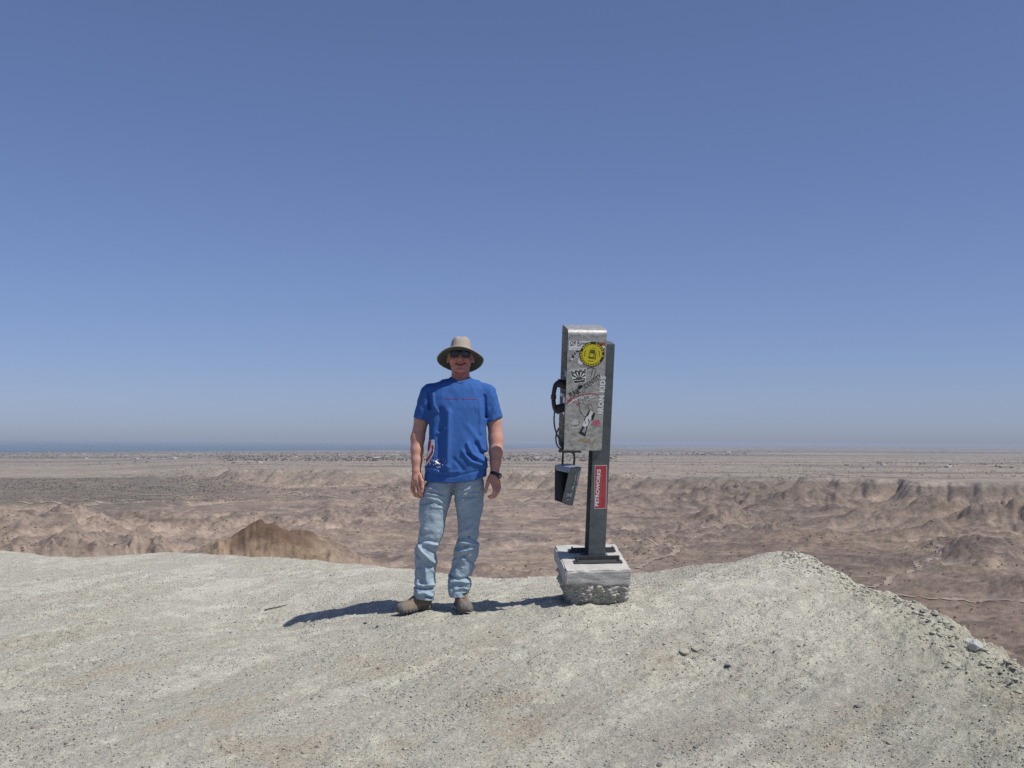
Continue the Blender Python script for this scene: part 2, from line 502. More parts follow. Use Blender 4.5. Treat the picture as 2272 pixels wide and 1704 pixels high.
def build_ridge():
    u = np.concatenate([np.linspace(-1.6, -0.5, 60)[:-1], np.linspace(-0.5, 0.5, 640), np.linspace(0.5, 1.6, 60)[1:]])
    Ys = np.concatenate([np.geomspace(0.6, 4.0, 40)[:-1], np.linspace(4.0, 9.4, 430), np.linspace(9.42, 12, 90), np.geomspace(12.1, 40, 50)])
    U, Y = np.meshgrid(u, Ys)
    X = U * Y
    Z = ridge_z(X, Y)
    # behind the camera the ridge runs on
    me = np_mesh('ridge', np.stack([X, Y, Z], -1).reshape(-1, 3), grid_faces(*X.shape)[:, ::-1])
    # sediment colours: pale crust, buff silt, grey gravel drifts
    n1 = fbm(X, Y, 1.1, 221, 4); rx_ = X * 0.55 + Y * 0.83; ry_ = X * 0.83 - Y * 0.55
    n2 = fbm(rx_ * 0.4, ry_, 0.35, 222, 4); n3 = fbm(X, Y, 0.12, 223, 4); n4 = fbm(X, Y, 2.2, 224, 2)
    crust = np.array([0.492, 0.480, 0.412]); buff = np.array([0.455, 0.395, 0.310]); grey = np.array([0.360, 0.330, 0.288]); white = np.array([0.60, 0.59, 0.505])
    col = np.zeros(X.shape + (3,)) + crust
    nearw = sstep(7.4, 5.4, Y)
    fine = fbm(X, Y, 0.05, 226, 3)
    w = (sstep(-0.15, 0.75, n2 + 0.45 * n4 + 0.35 * n3) * (0.22 + 0.50 * nearw))[..., None]; col = col * (1 - w) + buff * w
    w = (sstep(-0.1, 0.7, n1 + 0.6 * n3 + 0.4 * fine) * (0.10 + 0.40 * nearw) * sstep(-0.40, 0.10, U))[..., None]; col = col * (1 - w) + grey * w
    # washed crust shows nearly white in streaks down the slope and in plates right of the phone
    n5 = fbm(rx_ * 0.25, ry_, 0.30, 227, 4)
    plate = np.exp(-(((X - 1.15) / 0.75) ** 2 + ((Y - 6.35) / 0.42) ** 2))
    w = (sstep(-0.05, 0.6, n5 * 0.8 - 0.45 * n1 + 0.55 * plate + 0.45 * n3) * 0.7)[..., None]; col = col * (1 - w) + white * w
    w = (sstep(0.25, 0.42, U) * 0.4)[..., None]; col = col * (1 - w) + np.array([0.39, 0.385, 0.305]) * w
    col *= (1 + 0.07 * n3)[..., None]
    col *= np.array([1.02, 1.015, 0.985]) * (1 - 0.07 * sstep(-0.05, 0.2, U) * nearw)[..., None]
    color_attr(me, np.clip(col, 0.05, 0.66).reshape(-1, 3))
    m = mat('ridge_silt', rough=0.96, spec=0.1, attr='tint', noise=(55.0, 0.36), bump=(60.0, 0.022))
    return tag(link_mesh('ridge', me, m, smooth=True), kind='structure')


ridge = build_ridge()
# ------------------------------------------------------------------ the pay phone on its concrete footing
def shape(name, verts, faces, m, parent=None, smooth=False, loc=None):
    me = bpy.data.meshes.new(name); me.from_pydata([tuple(v) for v in verts], [], [tuple(f) for f in faces]); me.update()
    o = link_mesh(name, me, m, parent, smooth)
    if loc is not None: o.location = loc
    return o


def bm_obj(name, bm, m, parent=None, smooth=False, loc=None):
    me = bpy.data.meshes.new(name); bmesh.ops.recalc_face_normals(bm, faces=bm.faces); bm.to_mesh(me); bm.free()
    o = link_mesh(name, me, m, parent, smooth)
    if loc is not None: o.location = loc
    return o


def bm_box(bm, x0, x1, y0, y1, z0, z1, bevel=0.0, M=None):
    b2 = bmesh.new()
    bmesh.ops.create_cube(b2, size=1)
    for v in b2.verts:
        v.co = Vector(((x0 + x1) / 2 + v.co.x * (x1 - x0), (y0 + y1) / 2 + v.co.y * (y1 - y0), (z0 + z1) / 2 + v.co.z * (z1 - z0)))
    if bevel: bmesh.ops.bevel(b2, geom=b2.edges[:], offset=bevel, segments=2, affect='EDGES')
    if M is not None: bmesh.ops.transform(b2, matrix=M, verts=b2.verts)
    me = bpy.data.meshes.new('t'); b2.to_mesh(me); b2.free(); bm.from_mesh(me); bpy.data.meshes.remove(me)
    return bm


def bm_cyl(bm, p, q, r, seg=16, r2=None):
    p = Vector(p); q = Vector(q); d = q - p
    M = Matrix.Translation((p + q) / 2) @ d.to_track_quat('Z', 'Y').to_matrix().to_4x4()
    bmesh.ops.create_cone(bm, cap_ends=True, segments=seg, radius1=r, radius2=r if r2 is None else r2, depth=d.length, matrix=M)
    return bm


def smooth_path(pts, n=8):
    P = [Vector(p) for p in pts]; out = []
    for i in range(len(P) - 1):
        a = P[max(i - 1, 0)]; b = P[i]; c = P[i + 1]; d = P[min(i + 2, len(P) - 1)]
        for k in range(n):
            t = k / n
            out.append(0.5 * ((2 * b) + (c - a) * t + (2 * a - 5 * b + 4 * c - d) * t * t + (3 * b - a - 3 * c + d) * t ** 3))
    out.append(P[-1])
    return out


def bm_tube(bm, path, r, seg=8, rs=None, sq=1.0):
    path = [Vector(p) for p in path]; rings = []
    up = Vector((0, 0, 1))
    for i, p in enumerate(path):
        t = (path[min(i + 1, len(path) - 1)] - path[max(i - 1, 0)]).normalized()
        u = t.cross(up)
        if u.length < 0.05: u = t.cross(Vector((0, 1, 0)))
        u.normalize(); v = u.cross(t).normalized()
        rr = r if rs is None else rs[i]
        rings.append([bm.verts.new(p + (u * cos(2 * pi * k / seg) * sq + v * sin(2 * pi * k / seg)) * rr) for k in range(seg)])
    for a, b in zip(rings[:-1], rings[1:]):
        for k in range(seg): bm.faces.new((a[k], a[(k + 1) % seg], b[(k + 1) % seg], b[k]))
    bm.faces.new(rings[0][::-1]); bm.faces.new(rings[-1])
    return bm


def metal_mat():
    """scuffed aluminium sheet, brushed along the sheet"""
    m = mat('scuffed_aluminium', (0.47, 0.455, 0.43), rough=0.48, metal=0.55)
    nt = m.node_tree; b = nt.nodes['Principled BSDF']; tc = nt.nodes['Texture Coordinate']
    mp = nt.nodes.new('ShaderNodeMapping'); mp.inputs['Scale'].default_value = (17, 20, 30)
    n1 = nt.nodes.new('ShaderNodeTexNoise'); n1.inputs['Scale'].default_value = 1.6; n1.inputs['Detail'].default_value = 9; n1.inputs['Roughness'].default_value = 0.72
    nt.links.new(tc.outputs['Object'], mp.inputs['Vector']); nt.links.new(mp.outputs[0], n1.inputs['Vector'])
    r1 = nt.nodes.new('ShaderNodeValToRGB')
    r1.color_ramp.elements[0].position = 0.33; r1.color_ramp.elements[0].color = (0.26, 0.26, 0.248, 1)
    r1.color_ramp.elements[1].position = 0.60; r1.color_ramp.elements[1].color = (0.57, 0.565, 0.545, 1)
    nt.links.new(n1.outputs['Fac'], r1.inputs[0]); nt.links.new(r1.outputs[0], b.inputs['Base Color'])
    r2 = nt.nodes.new('ShaderNodeMapRange'); r2.inputs['To Min'].default_value = 0.62; r2.inputs['To Max'].default_value = 0.34
    nt.links.new(n1.outputs['Fac'], r2.inputs[0]); nt.links.new(r2.outputs[0], b.inputs['Roughness'])
    return m


M_alu = metal_mat()
M_post = mat('grey_post_paint', (0.100, 0.119, 0.126), rough=0.55, noise=(11, 0.45), bump=(120, 0.0008))
M_black = mat('black_plastic', (0.012, 0.012, 0.014), rough=0.38)
M_dark = mat('dark_metal', (0.075, 0.078, 0.08), rough=0.5, metal=0.3, noise=(40, 0.3))
M_chrome = mat('dull_chrome', (0.55, 0.55, 0.56), rough=0.28, metal=0.9, noise=(30, 0.15))
M_bluegrey = mat('faceplate', (0.14, 0.16, 0.2), rough=0.35, metal=0.5, noise=(25, 0.3))
M_conc = mat('concrete', (0.47, 0.46, 0.43), rough=0.92, noise=(14, 0.20), bump=(70, 0.004))
M_rubble = mat('rough_concrete', (0.43, 0.415, 0.365), rough=0.97, noise=(30, 0.22), bump=(45, 0.01))
M_white = mat('white_print', (0.82, 0.82, 0.80), rough=0.6, noise=(60, 0.12))
M_ink = mat('black_print', (0.022, 0.022, 0.024), rough=0.6)
M_yellow = mat('yellow_sticker', (0.72, 0.62, 0.02), rough=0.45, noise=(40, 0.06))
M_red = mat('red_sticker', (0.46, 0.045, 0.06), rough=0.5, noise=(40, 0.1))
M_redmark = mat('red_print', (0.40, 0.075, 0.045), rough=0.6, noise=(60, 0.2))
M_pinkprint = mat('faded_pink_print', (0.55, 0.13, 0.20), rough=0.6, noise=(60, 0.15))
M_orange = mat('faded_orange_print', (0.50, 0.30, 0.055), rough=0.65, noise=(80, 0.35))
M_greyprint = mat('grey_print', (0.36, 0.36, 0.40), rough=0.55, noise=(50, 0.1))
M_palepink = mat('pale_pink_print', (0.60, 0.22, 0.22), rough=0.6)

P_YAW, P_TILT, P_LEAN = 0.1208, 0.2527, -0.0093
P_ORG = Vector((0.5191, 7.10, 0.3812))
P_M = Matrix.Rotation(P_YAW, 4, 'Z') @ Matrix.Rotation(P_TILT, 4, 'X') @ Matrix.Rotation(P_LEAN, 4, 'Y')
PW, PD, PCX, PH = 0.1083, 0.1148, 0.0205, 1.3938
PF = -PD / 2


def build_footing():
    root = empty('concrete_footing')
    root.matrix_world = Matrix.Translation(P_ORG) @ P_M
    tag(root, 'cracked concrete footing block with crumbled lower half under the pay phone', 'footing')
    bW, bD = 0.4157, 0.4791
    # cast slab: bevelled, with chipped edges
    bm = bmesh.new()
    bmesh.ops.create_cube(bm, size=1)
    for v in bm.verts: v.co = Vector((v.co.x * bW, v.co.y * bD, -0.0475 + v.co.z * 0.095))
    bmesh.ops.bevel(bm, geom=bm.edges[:], offset=0.007, segments=2, affect='EDGES')
    bmesh.ops.subdivide_edges(bm, edges=[e for e in bm.edges if e.calc_length() > 0.05], cuts=14, use_grid_fill=True)
    bmesh.ops.triangulate(bm, faces=bm.faces)
    for v in bm.verts:
        c = v.co
        n = fbm(np.array([c.x * 1.0 + c.z * 2]), np.array([c.y + c.z * 3]), 0.09, 301, 3)[0]
        edge = (abs(c.x) > bW / 2 - 0.012) + (abs(c.y) > bD / 2 - 0.012) + (c.z > -0.01 or c.z < -0.085)
        k = 0.0016 if edge < 2 else 0.0085
        s = max(0, n) if edge >= 2 else n
        v.co = c - Vector((c.x * 2 / bW, c.y * 2 / bD, (c.z + 0.0475) / 0.0475)) * (k * s)
        if c.z < -0.08: v.co.z += 0.016 * fbm(np.array([c.x]), np.array([c.y]), 0.12, 305, 3)[0]
    bm_obj('slab', bm, M_conc, root)
    # the crumbled part that was cast into the ground
    nth, nz = 220, 70
    th = np.linspace(0, 2 * pi, nth, endpoint=False); zz = np.linspace(-0.062, -0.36, nz)
    T, Z = np.meshgrid(th, zz)
    tz = (-0.085 - Z) / 0.275
    def sup(t, a, b, e=5.0):
        return 1.0 / ((np.abs(np.cos(t)) / a) ** e + (np.abs(np.sin(t)) / b) ** e) ** (1 / e)
    Rr = sup(T, bW / 2 - 0.004, bD / 2 - 0.006) * (1.0 - 0.05 * np.clip(tz, 0, 1) - 0.20 * np.clip(tz - 0.2, 0, 1) ** 1.4)
    lump = billow(T * 3.1, Z * 15, 1.0, 311, 5, 0.72)
    cyc = np.abs(np.cos(T * 0.5)) * 0
    Rr = Rr - 0.004 + np.clip(tz * 8, 0, 1) * ((lump - 0.5) * 0.034 + 0.012 * np.sin(T + 2.0))
    X = Rr * np.cos(T) + 0.02 * tz; Y = Rr * np.sin(T) + 0.0 * tz
    Zz = Z + 0.012 * billow(T * 6, Z * 10, 1.0, 315, 2)
    V = np.stack([X, Y, Zz], -1).reshape(-1, 3)
    i = np.arange(nth * nz).reshape(nz, nth)
    fa = np.stack([i[:-1], np.roll(i, -1, 1)[:-1], np.roll(i, -1, 1)[1:], i[1:]], -1).reshape(-1, 4)
    me = np_mesh('rubble', V, fa[:, ::-1])
    link_mesh('crumbled_base', me, M_rubble, root)
    return root


footing = build_footing()


def text_mesh(body, size, bold=0.0, spacing=1.0, shear=0.0):
    cu = bpy.data.curves.new('txt', 'FONT'); cu.body = body; cu.size = size; cu.offset = bold; cu.space_character = spacing; cu.shear = shear
    cu.align_x = 'CENTER'; cu.align_y = 'CENTER'; cu.resolution_u = 3
    o = bpy.data.objects.new('txt', cu); C.objects.link(o)
    dg = bpy.context.evaluated_depsgraph_get(); dg.update()
    me = bpy.data.meshes.new_from_object(o.evaluated_get(dg))
    V = np.array([v.co[:2] for v in me.vertices]).reshape(-1, 2); Fc = [tuple(p.vertices) for p in me.polygons]
    bpy.data.objects.remove(o); bpy.data.curves.remove(cu); bpy.data.meshes.remove(me)
    return V, Fc


def fit(V, w=None, h=None):
    V = V - (V.min(0) + V.max(0)) / 2; s = V.max(0) - V.min(0)
    if w: V[:, 0] *= w / s[0]
    if h: V[:, 1] *= h / s[1]
    return V


def rot2(V, deg):
    a = radians(deg); return V @ np.array([[cos(a), sin(a)], [-sin(a), cos(a)]])


def poly(*pts): return np.array(pts, dtype=float), [tuple(range(len(pts)))]


def disc(cx, cy, r, n=40, ry=None):
    a = np.linspace(0, 2 * pi, n, endpoint=False)
    return np.stack([cx + r * np.cos(a), cy + (ry or r) * np.sin(a)], 1), [tuple(range(n))]


def strip(pts, w):
    """a stroke of width w along pts (2D)"""
    P = np.array(pts, float); d = np.gradient(P, axis=0); d /= np.linalg.norm(d, axis=1, keepdims=True) + 1e-12
    nrm = np.stack([-d[:, 1], d[:, 0]], 1); ww = np.broadcast_to(np.asarray(w, float).reshape(-1, 1), (len(P), 1)) / 2
    V = np.vstack([P + nrm * ww, P - nrm * ww]); n = len(P)
    return V, [(i, i + 1, n + i + 1, n + i) for i in range(n - 1)]


def merge(*items):
    Vs = []; Fs = []; k = 0
    for V, Fc in items:
        Vs.append(V); Fs += [tuple(i + k for i in f) for f in Fc]; k += len(V)
    return np.vstack(Vs), Fs


def build_phone():
    root = empty('pay_phone')
    root.matrix_world = Matrix.Translation(P_ORG) @ P_M
    tag(root, 'weathered aluminium pay phone covered in stickers on a leaning dark grey post', 'pay phone')
    # --- post: a folded steel channel open to the left, two flanges and a web
    hx = PCX + PW / 2; lx = PCX - PW / 2
    bm = bmesh.new(); t = 0.005
    bm_box(bm, lx, hx, PF, PF + t, 0.0, PH, 0.001)                       # front flange
    bm_box(bm, lx - 0.004, hx - t, PF + PD - t, PF + PD, 0.0, PH - 0.001, 0.001)   # rear flange
    bm_box(bm, hx - t, hx + 0.0005, PF + t, PF + PD - t, 0.0, PH - 0.0015, 0.001)  # web
    bm_box(bm, lx, lx + 0.012, PF + t, PF + t + 0.004, 0.004, PH - 0.004)
    bm_box(bm, lx + 0.035, hx - t, PF + t, PF + PD - t, PH - 0.012, PH - 0.003)    # cap
    bm_box(bm, lx + 0.050, lx + 0.054, PF + t, PF + PD - t, 0.0, PH - 0.012)       # closing strip inside
    post = bm_obj('post', bm, M_post, root)
    # base: a foot plate held by two steel angles bolted to the footing
    bm = bmesh.new(); bm_box(bm, lx - 0.03, hx + 0.03, PF - 0.012, PF + PD + 0.012, 0.002, 0.010, 0.001)
    bm_obj('foot_plate', bm, M_post, root)
    for s, y in ((1, PF - 0.018), (-1, PF + PD + 0.018)):
        bm = bmesh.new()
        x0, x1 = PCX - 0.155, PCX + 0.155
        ang = [(x0, y, 0.002), (x1, y, 0.002)]
        bm_box(bm, x0 + 0.012, x1 - 0.012, y - 0.004, y + 0.004, 0.004, 0.036, 0.0012)
        bm_box(bm, x0, x1, min(y + 0.004, y - s * 0.052), max(y - 0.004, y - s * 0.052), 0.003, 0.010, 0.0012)
        a = bm_obj('steel_angle', bm, M_dark, root)
        for bx in (x0 + 0.022, x1 - 0.022):
            b2 = bmesh.new(); yy = y - s * 0.028
            bm_cyl(b2, (bx, yy, 0.009), (bx, yy, 0.019), 0.010, 6); bm_cyl(b2, (bx, yy, 0.016), (bx, yy, 0.033), 0.0055, 10)
            bm_obj('anchor_bolt', b2, M_dark, a)
    # --- enclosure: one sheet folded over the top, near wall, roof, far wall
    x0, x1, z0, z1, pt = -0.2194, 0.0194, 0.725, 1.4847, 0.2267
    yf = PF - 0.012
    prof = []
    r = 0.036
    prof.append((yf + 0.03, z0 - 0.004)); prof.append((yf + 0.006, z0 - 0.002)); prof.append((yf, z0 + 0.006))
    prof.append((yf, z1 - r))
    for k in range(1, 9):
        a = pi / 2 * k / 8; prof.append((yf + r - r * cos(a), z1 - r + r * sin(a)))
    yb = yf + pt
    for k in range(0, 9):
        a = pi / 2 * k / 8; prof.append((yb - 0.03 + 0.03 * sin(a), z1 - 0.03 + 0.03 * cos(a)))
    prof.append((yb, z0 + 0.006)); prof.append((yb - 0.006, z0 - 0.002)); prof.append((yb - 0.03, z0 - 0.004))
    # leaves a second skin 2.5 mm inside
    P = np.array(prof); d = np.gradient(P, axis=0); d /= np.linalg.norm(d, axis=1, keepdims=True)
    inn = P + np.stack([d[:, 1], -d[:, 0]], 1) * 0.0028
    n = len(P); V = []
    for xx in (x0, x1):
        for q in P: V.append((xx, q[0], q[1]))
        for q in inn: V.append((xx, q[0], q[1]))
    fc = []
    o2 = 2 * n
    for i in range(n - 1):
        fc.append((i, i + 1, o2 + i + 1, o2 + i))
        fc.append((n + i, o2 + n + i, o2 + n + i + 1, n + i + 1))
        fc.append((i, n + i, n + i + 1, i + 1)); fc.append((o2 + i, o2 + i + 1, o2 + n + i + 1, o2 + n + i))
    fc += [(0, o2, o2 + n, n), (n - 1, 2 * n - 1, o2 + 2 * n - 1, o2 + n - 1)]
    bm = bmesh.new(); vv = [bm.verts.new(v) for v in V]
    for f in fc: bm.faces.new([vv[i] for i in f])
    encl = bm_obj('enclosure', bm, M_alu, root)
    me = encl.data
    me.polygons.foreach_set('use_smooth', np.ones(len(me.polygons), dtype=bool))
    me.set_sharp_from_angle(angle=radians(28))
    # back panel of the enclosure against the post, and the slab of a mounting board under the near wall
    bm = bmesh.new(); bm_box(bm, x1 - 0.012, x1 - 0.004, yf + 0.006, yb - 0.006, z0 + 0.004, z1 - 0.035)
    bm_obj('back_panel', bm, M_dark, root)
    bm = bmesh.new(); bm_box(bm, x0 + 0.002, x0 + 0.112, yf + 0.012, yb - 0.012, z0 - 0.018, z0 - 0.006, 0.001)
    bm_obj('bottom_tray', bm, M_dark, root)
    # --- the telephone itself faces left between the two walls
    tx = -0.135
    bm = bmesh.new(); bm_box(bm, tx, x1 - 0.014, yf + 0.018, yb - 0.016, z0 + 0.015, z1 - 0.10, 0.006)
    body = bm_obj('telephone_body', bm, M_bluegrey, root)
    bm = bmesh.new(); bm_box(bm, tx - 0.010, tx + 0.002, yf + 0.03, yb - 0.03, 1.06, 1.34, 0.004); bm_obj('faceplate', bm, M_dark, body)
    bm = bmesh.new(); bm_box(bm, tx - 0.022, tx, yf + 0.035, yb - 0.035, 0.75, 0.88, 0.005); bm_obj('coin_vault', bm, M_dark, body)
    bm = bmesh.new(); bm_box(bm, tx - 0.012, tx - 0.006, yf + 0.05, yf + 0.14, 1.215, 1.30, 0.003); bm_obj('instruction_card', bm, M_white, body)
    kp = bmesh.new()
    for r_ in range(4):
        for c_ in range(3):
            bm_box(kp, tx - 0.017, tx - 0.008, yf + 0.055 + c_ * 0.028, yf + 0.075 + c_ * 0.028, 1.09 + r_ * 0.028, 1.11 + r_ * 0.028, 0.002)
    bm_obj('keypad', kp, M_chrome, body)
    bm = bmesh.new(); bm_box(bm, tx - 0.026, tx - 0.008, yf + 0.03, yf + 0.085, 0.95, 1.0, 0.004); bm_obj('coin_return', bm, M_chrome, body)
    # a dark dome (the speaker hood) and bent blue bracket seen past the near wall
    bm = bmesh.new(); bmesh.ops.create_uvsphere(bm, u_segments=20, v_segments=12, radius=0.045, matrix=Matrix.Translation((x0 + 0.05, yf + 0.12, 1.275)) @ Matrix.Diagonal((0.5, 0.9, 1.0, 1.0)))
    bm_obj('speaker_dome', bm, M_dark, root, True)
    bm = bmesh.new(); bm_box(bm, x0 + 0.012, x0 + 0.06, yf + 0.05, yf + 0.16, 1.165, 1.215, 0.004, None); bm_obj('coin_slot_block', bm, M_bluegrey, root)
    # cradle that holds the handset
    bm = bmesh.new(); bm_box(bm, x0 - 0.022, x0 + 0.085, yf + 0.055, yf + 0.105, 1.055, 1.078, 0.004); bm_box(bm, x0 + 0.002, x0 + 0.09, yf + 0.045, yf + 0.115, 0.93, 1.055, 0.005)
    cr = bm_obj('cradle', bm, M_chrome, root)
    # handset: a bowed grip with two bulky ends
    hy = yf + 0.078
    zt, zb = 1.155, 0.952
    bm = bmesh.new()
    grip = smooth_path([(x0 - 0.024, hy, zt - 0.012), (x0 - 0.052, hy, zt - 0.03), (x0 - 0.062, hy, zt - 0.072), (x0 - 0.064, hy, (zt + zb) / 2), (x0 - 0.062, hy, zb + 0.062), (x0 - 0.05, hy, zb + 0.02), (x0 - 0.026, hy, zb + 0.004)], 6)
    ng = len(grip); rs = [0.0135 + 0.007 * abs(2 * i / (ng - 1) - 1) ** 3 for i in range(ng)]
    bm_tube(bm, grip, 0.014, 12, rs, 1.25)
    for zc, tilt in ((zt - 0.017, 0.15), (zb + 0.020, -0.15)):
        bm_cyl(bm, (x0 - 0.042, hy, zc), (x0 + 0.018, hy, zc - tilt * 0.09), 0.026, 18, 0.029)
    hs = bm_obj('handset', bm, M_black, root, True)
    hs.data.set_sharp_from_angle(angle=radians(50))
    # armoured cord: down from the handset, a loop under the tray and back up inside
    cd = bmesh.new()
    path = smooth_path([(x0 - 0.054, hy, zb + 0.004), (x0 - 0.056, hy, 0.91), (x0 - 0.050, hy + 0.005, 0.86), (x0 - 0.034, hy + 0.01, 0.81), (x0 - 0.010, hy + 0.012, 0.765), (x0 + 0.01, hy + 0.02, 0.735)], 8)
    bm_tube(cd, path, 0.0052, 8)
    path = smooth_path([(x0 - 0.020, hy + 0.02, 0.845), (x0 - 0.034, hy + 0.02, 0.81), (x0 - 0.038, hy + 0.01, 0.77), (x0 - 0.028, hy, 0.735), (x0 - 0.006, hy, 0.714), (x0 + 0.025, hy + 0.01, 0.712), (x0 + 0.05, hy + 0.03, 0.73)], 8)
    bm_tube(cd, path, 0.0048, 8)
    bm_obj('cord', cd, M_dark, root, True)
    # --- book holder hanging from a hinged bracket under the tray
    br = bmesh.new(); bx = x0 + 0.028; by = yf + 0.085
    bm_tube(br, smooth_path([(bx - 0.036, by + 0.03, 0.690), (bx - 0.012, by + 0.01, 0.706), (bx + 0.026, by - 0.01, 0.704), (bx + 0.046, by - 0.02, 0.692)], 6), 0.011, 8)
    bm_box(br, bx - 0.024, bx - 0.012, by - 0.002, by + 0.010, 0.600, 0.694, 0.001)
    bm_tube(br, smooth_path([(bx + 0.046, by - 0.02, 0.695), (bx + 0.052, by - 0.02, 0.66), (bx + 0.050, by - 0.018, 0.602)], 5), 0.007, 8)
    bracket = bm_obj('hanger_bracket', br, M_dark, root)
    bk = empty('book_holder')
    return root, encl, post, bracket, bk, (x0, x1, z0, z1, yf, yb)


phone, encl, post, bracket, _bk, (EX0, EX1, EZ0, EZ1, EYF, EYB) = build_phone()
bpy.data.objects.remove(_bk)


def build_book_holder():
    """the wedge-shaped directory holder that swings under the phone"""
    P_T = Matrix.Translation(P_ORG) @ P_M
    inv = P_T.inverted()
    def L(px, py, Y): return inv @ at(px, py, Y)
    # corners in the photograph: near cover plate and the open left side
    n_tl, n_tr, n_bl, n_br = L(1264, 1040, 6.82), L(1290, 1037, 6.84), L(1247, 1114, 6.87), L(1270.5, 1122, 6.89)
    off = P_M.inverted().to_3x3() @ Vector((-0.088, 0.105, 0.012))
    f_tl, f_bl = n_tl + off, n_bl + off * 0.34 + Vector((-0.012, 0.02, 0.0))
    f_tr, f_br = n_tr + off * 0.95, n_br + off * 0.34
    V = [n_tl, n_tr, n_br, n_bl, f_tl, f_tr, f_br, f_bl]
    bm = bmesh.new()
    # near cover plate with thickness
    def plate(a, b, c, d, th, m, name, par):
        q = bmesh.new(); nrm = (b - a).cross(d - a).normalized() * th
        lo = [q.verts.new(v) for v in (a, b, c, d)]; hi = [q.verts.new(v + nrm) for v in (a, b, c, d)]
        q.faces.new(lo[::-1]); q.faces.new(hi)
        for i in range(4): q.faces.new((lo[i], lo[(i + 1) % 4], hi[(i + 1) % 4], hi[i]))
        return bm_obj(name, q, m, par)
    holder = plate(n_tl, n_tr, n_br, n_bl, 0.004, M_hold, 'book_holder', phone)
    plate(f_tl, f_tr, f_br, f_bl, -0.004, M_black, 'rear_cover', holder)
    plate(n_tr + (f_tr - n_tr) * 0.03, f_tr, f_br, n_br + (f_br - n_br) * 0.03, 0.004, M_black, 'spine', holder)
    # top rail and the pale lip on the open side
    up = Vector((0, 0, 0.006))
    plate(n_tl + up, n_tr + up, f_tr + up, f_tl + up, 0.004, M_lid, 'top_rail', holder)
    dn = Vector((-0.003, -0.004, -0.030))
    plate(n_tl + up, f_tl + up, f_tl + up + dn + Vector((0.006, 0, 0)), n_tl + up + dn - Vector((0.008, 0, 0)), -0.003, M_lid, 'top_lip', holder)
    return holder, (n_tl, n_tr, n_bl, n_br)


M_hold = mat('slate_holder_paint', (0.075, 0.092, 0.105), rough=0.5, noise=(40, 0.25))
M_lid = mat('pale_steel_lip', (0.30, 0.33, 0.38), rough=0.45, metal=0.3, noise=(40, 0.2))
holder, HC = build_book_holder()


# --- stickers, decals and scrawls on the near wall
def decal(name, VF, m, level, parent, yplane=None, thick=0.0004):
    """flat print on the enclosure's near wall: 2D metres from the wall's lower left corner"""
    V, Fc = VF
    y = (EYF if yplane is None else yplane) - thick * (level + 1)
    o = shape(name, [(v[0], y, v[1]) for v in V], [f for f in Fc], m, parent)
    if name in ('script_lettering', 'pale_lettering', 'yellow_ring', 'small_print', 'bead_chain', 'ink_spots', 'ray_print', 'black_rays', 'red_spots'): o['kind'] = 'stuff'
    return o


def W(px, py):
    """photograph pixel -> (x, z) on the near wall"""
    P_T = Matrix.Translation(P_ORG) @ P_M
    o = P_T.inverted() @ Vector((0, 0, CAM_Z)); d = (P_T.inverted().to_3x3() @ ray(px, py))
    t = (EYF - o.y) / d.y
    q = o + d * t
    return np.array([q.x, q.z])


def WP(px, py):
    P_T = Matrix.Translation(P_ORG) @ P_M
    o = P_T.inverted() @ Vector((0, 0, CAM_Z)); d = (P_T.inverted().to_3x3() @ ray(px, py))
    t = (PF - o.y) / d.y
    q = o + d * t
    return np.array([q.x, q.z])


PXM = np.linalg.norm(W(1300, 900) - W(1310, 900)) / 10     # metres per photograph pixel on the wall


def put(V, px, py): return V + W(px, py)


def scrawl(w, h, seed, gaps=(), bold=0.16):
    """worn lettering that can no longer be read: a row of short strokes w by h, centred"""
    r = random.Random(seed); n = max(4, int(w / h * 1.5)); items = []
    for i in range(n):
        if i in gaps or r.random() < 0.12: continue
        x = -w / 2 + (i + 0.5) * w / n; t = r.uniform(0.55, 1.0) * h / 2; lean = r.uniform(-0.25, 0.35) * w / n
        items.append(strip([(x - lean, -t), (x + lean * 0.3, 0), (x + lean, t * r.uniform(0.5, 1))], h * bold))
        if r.random() < 0.7: items.append(strip([(x - 0.3 * w / n, r.uniform(-0.5, 0.5) * h), (x + 0.4 * w / n, r.uniform(-0.5, 0.5) * h)], h * bold))
    return merge(*items)


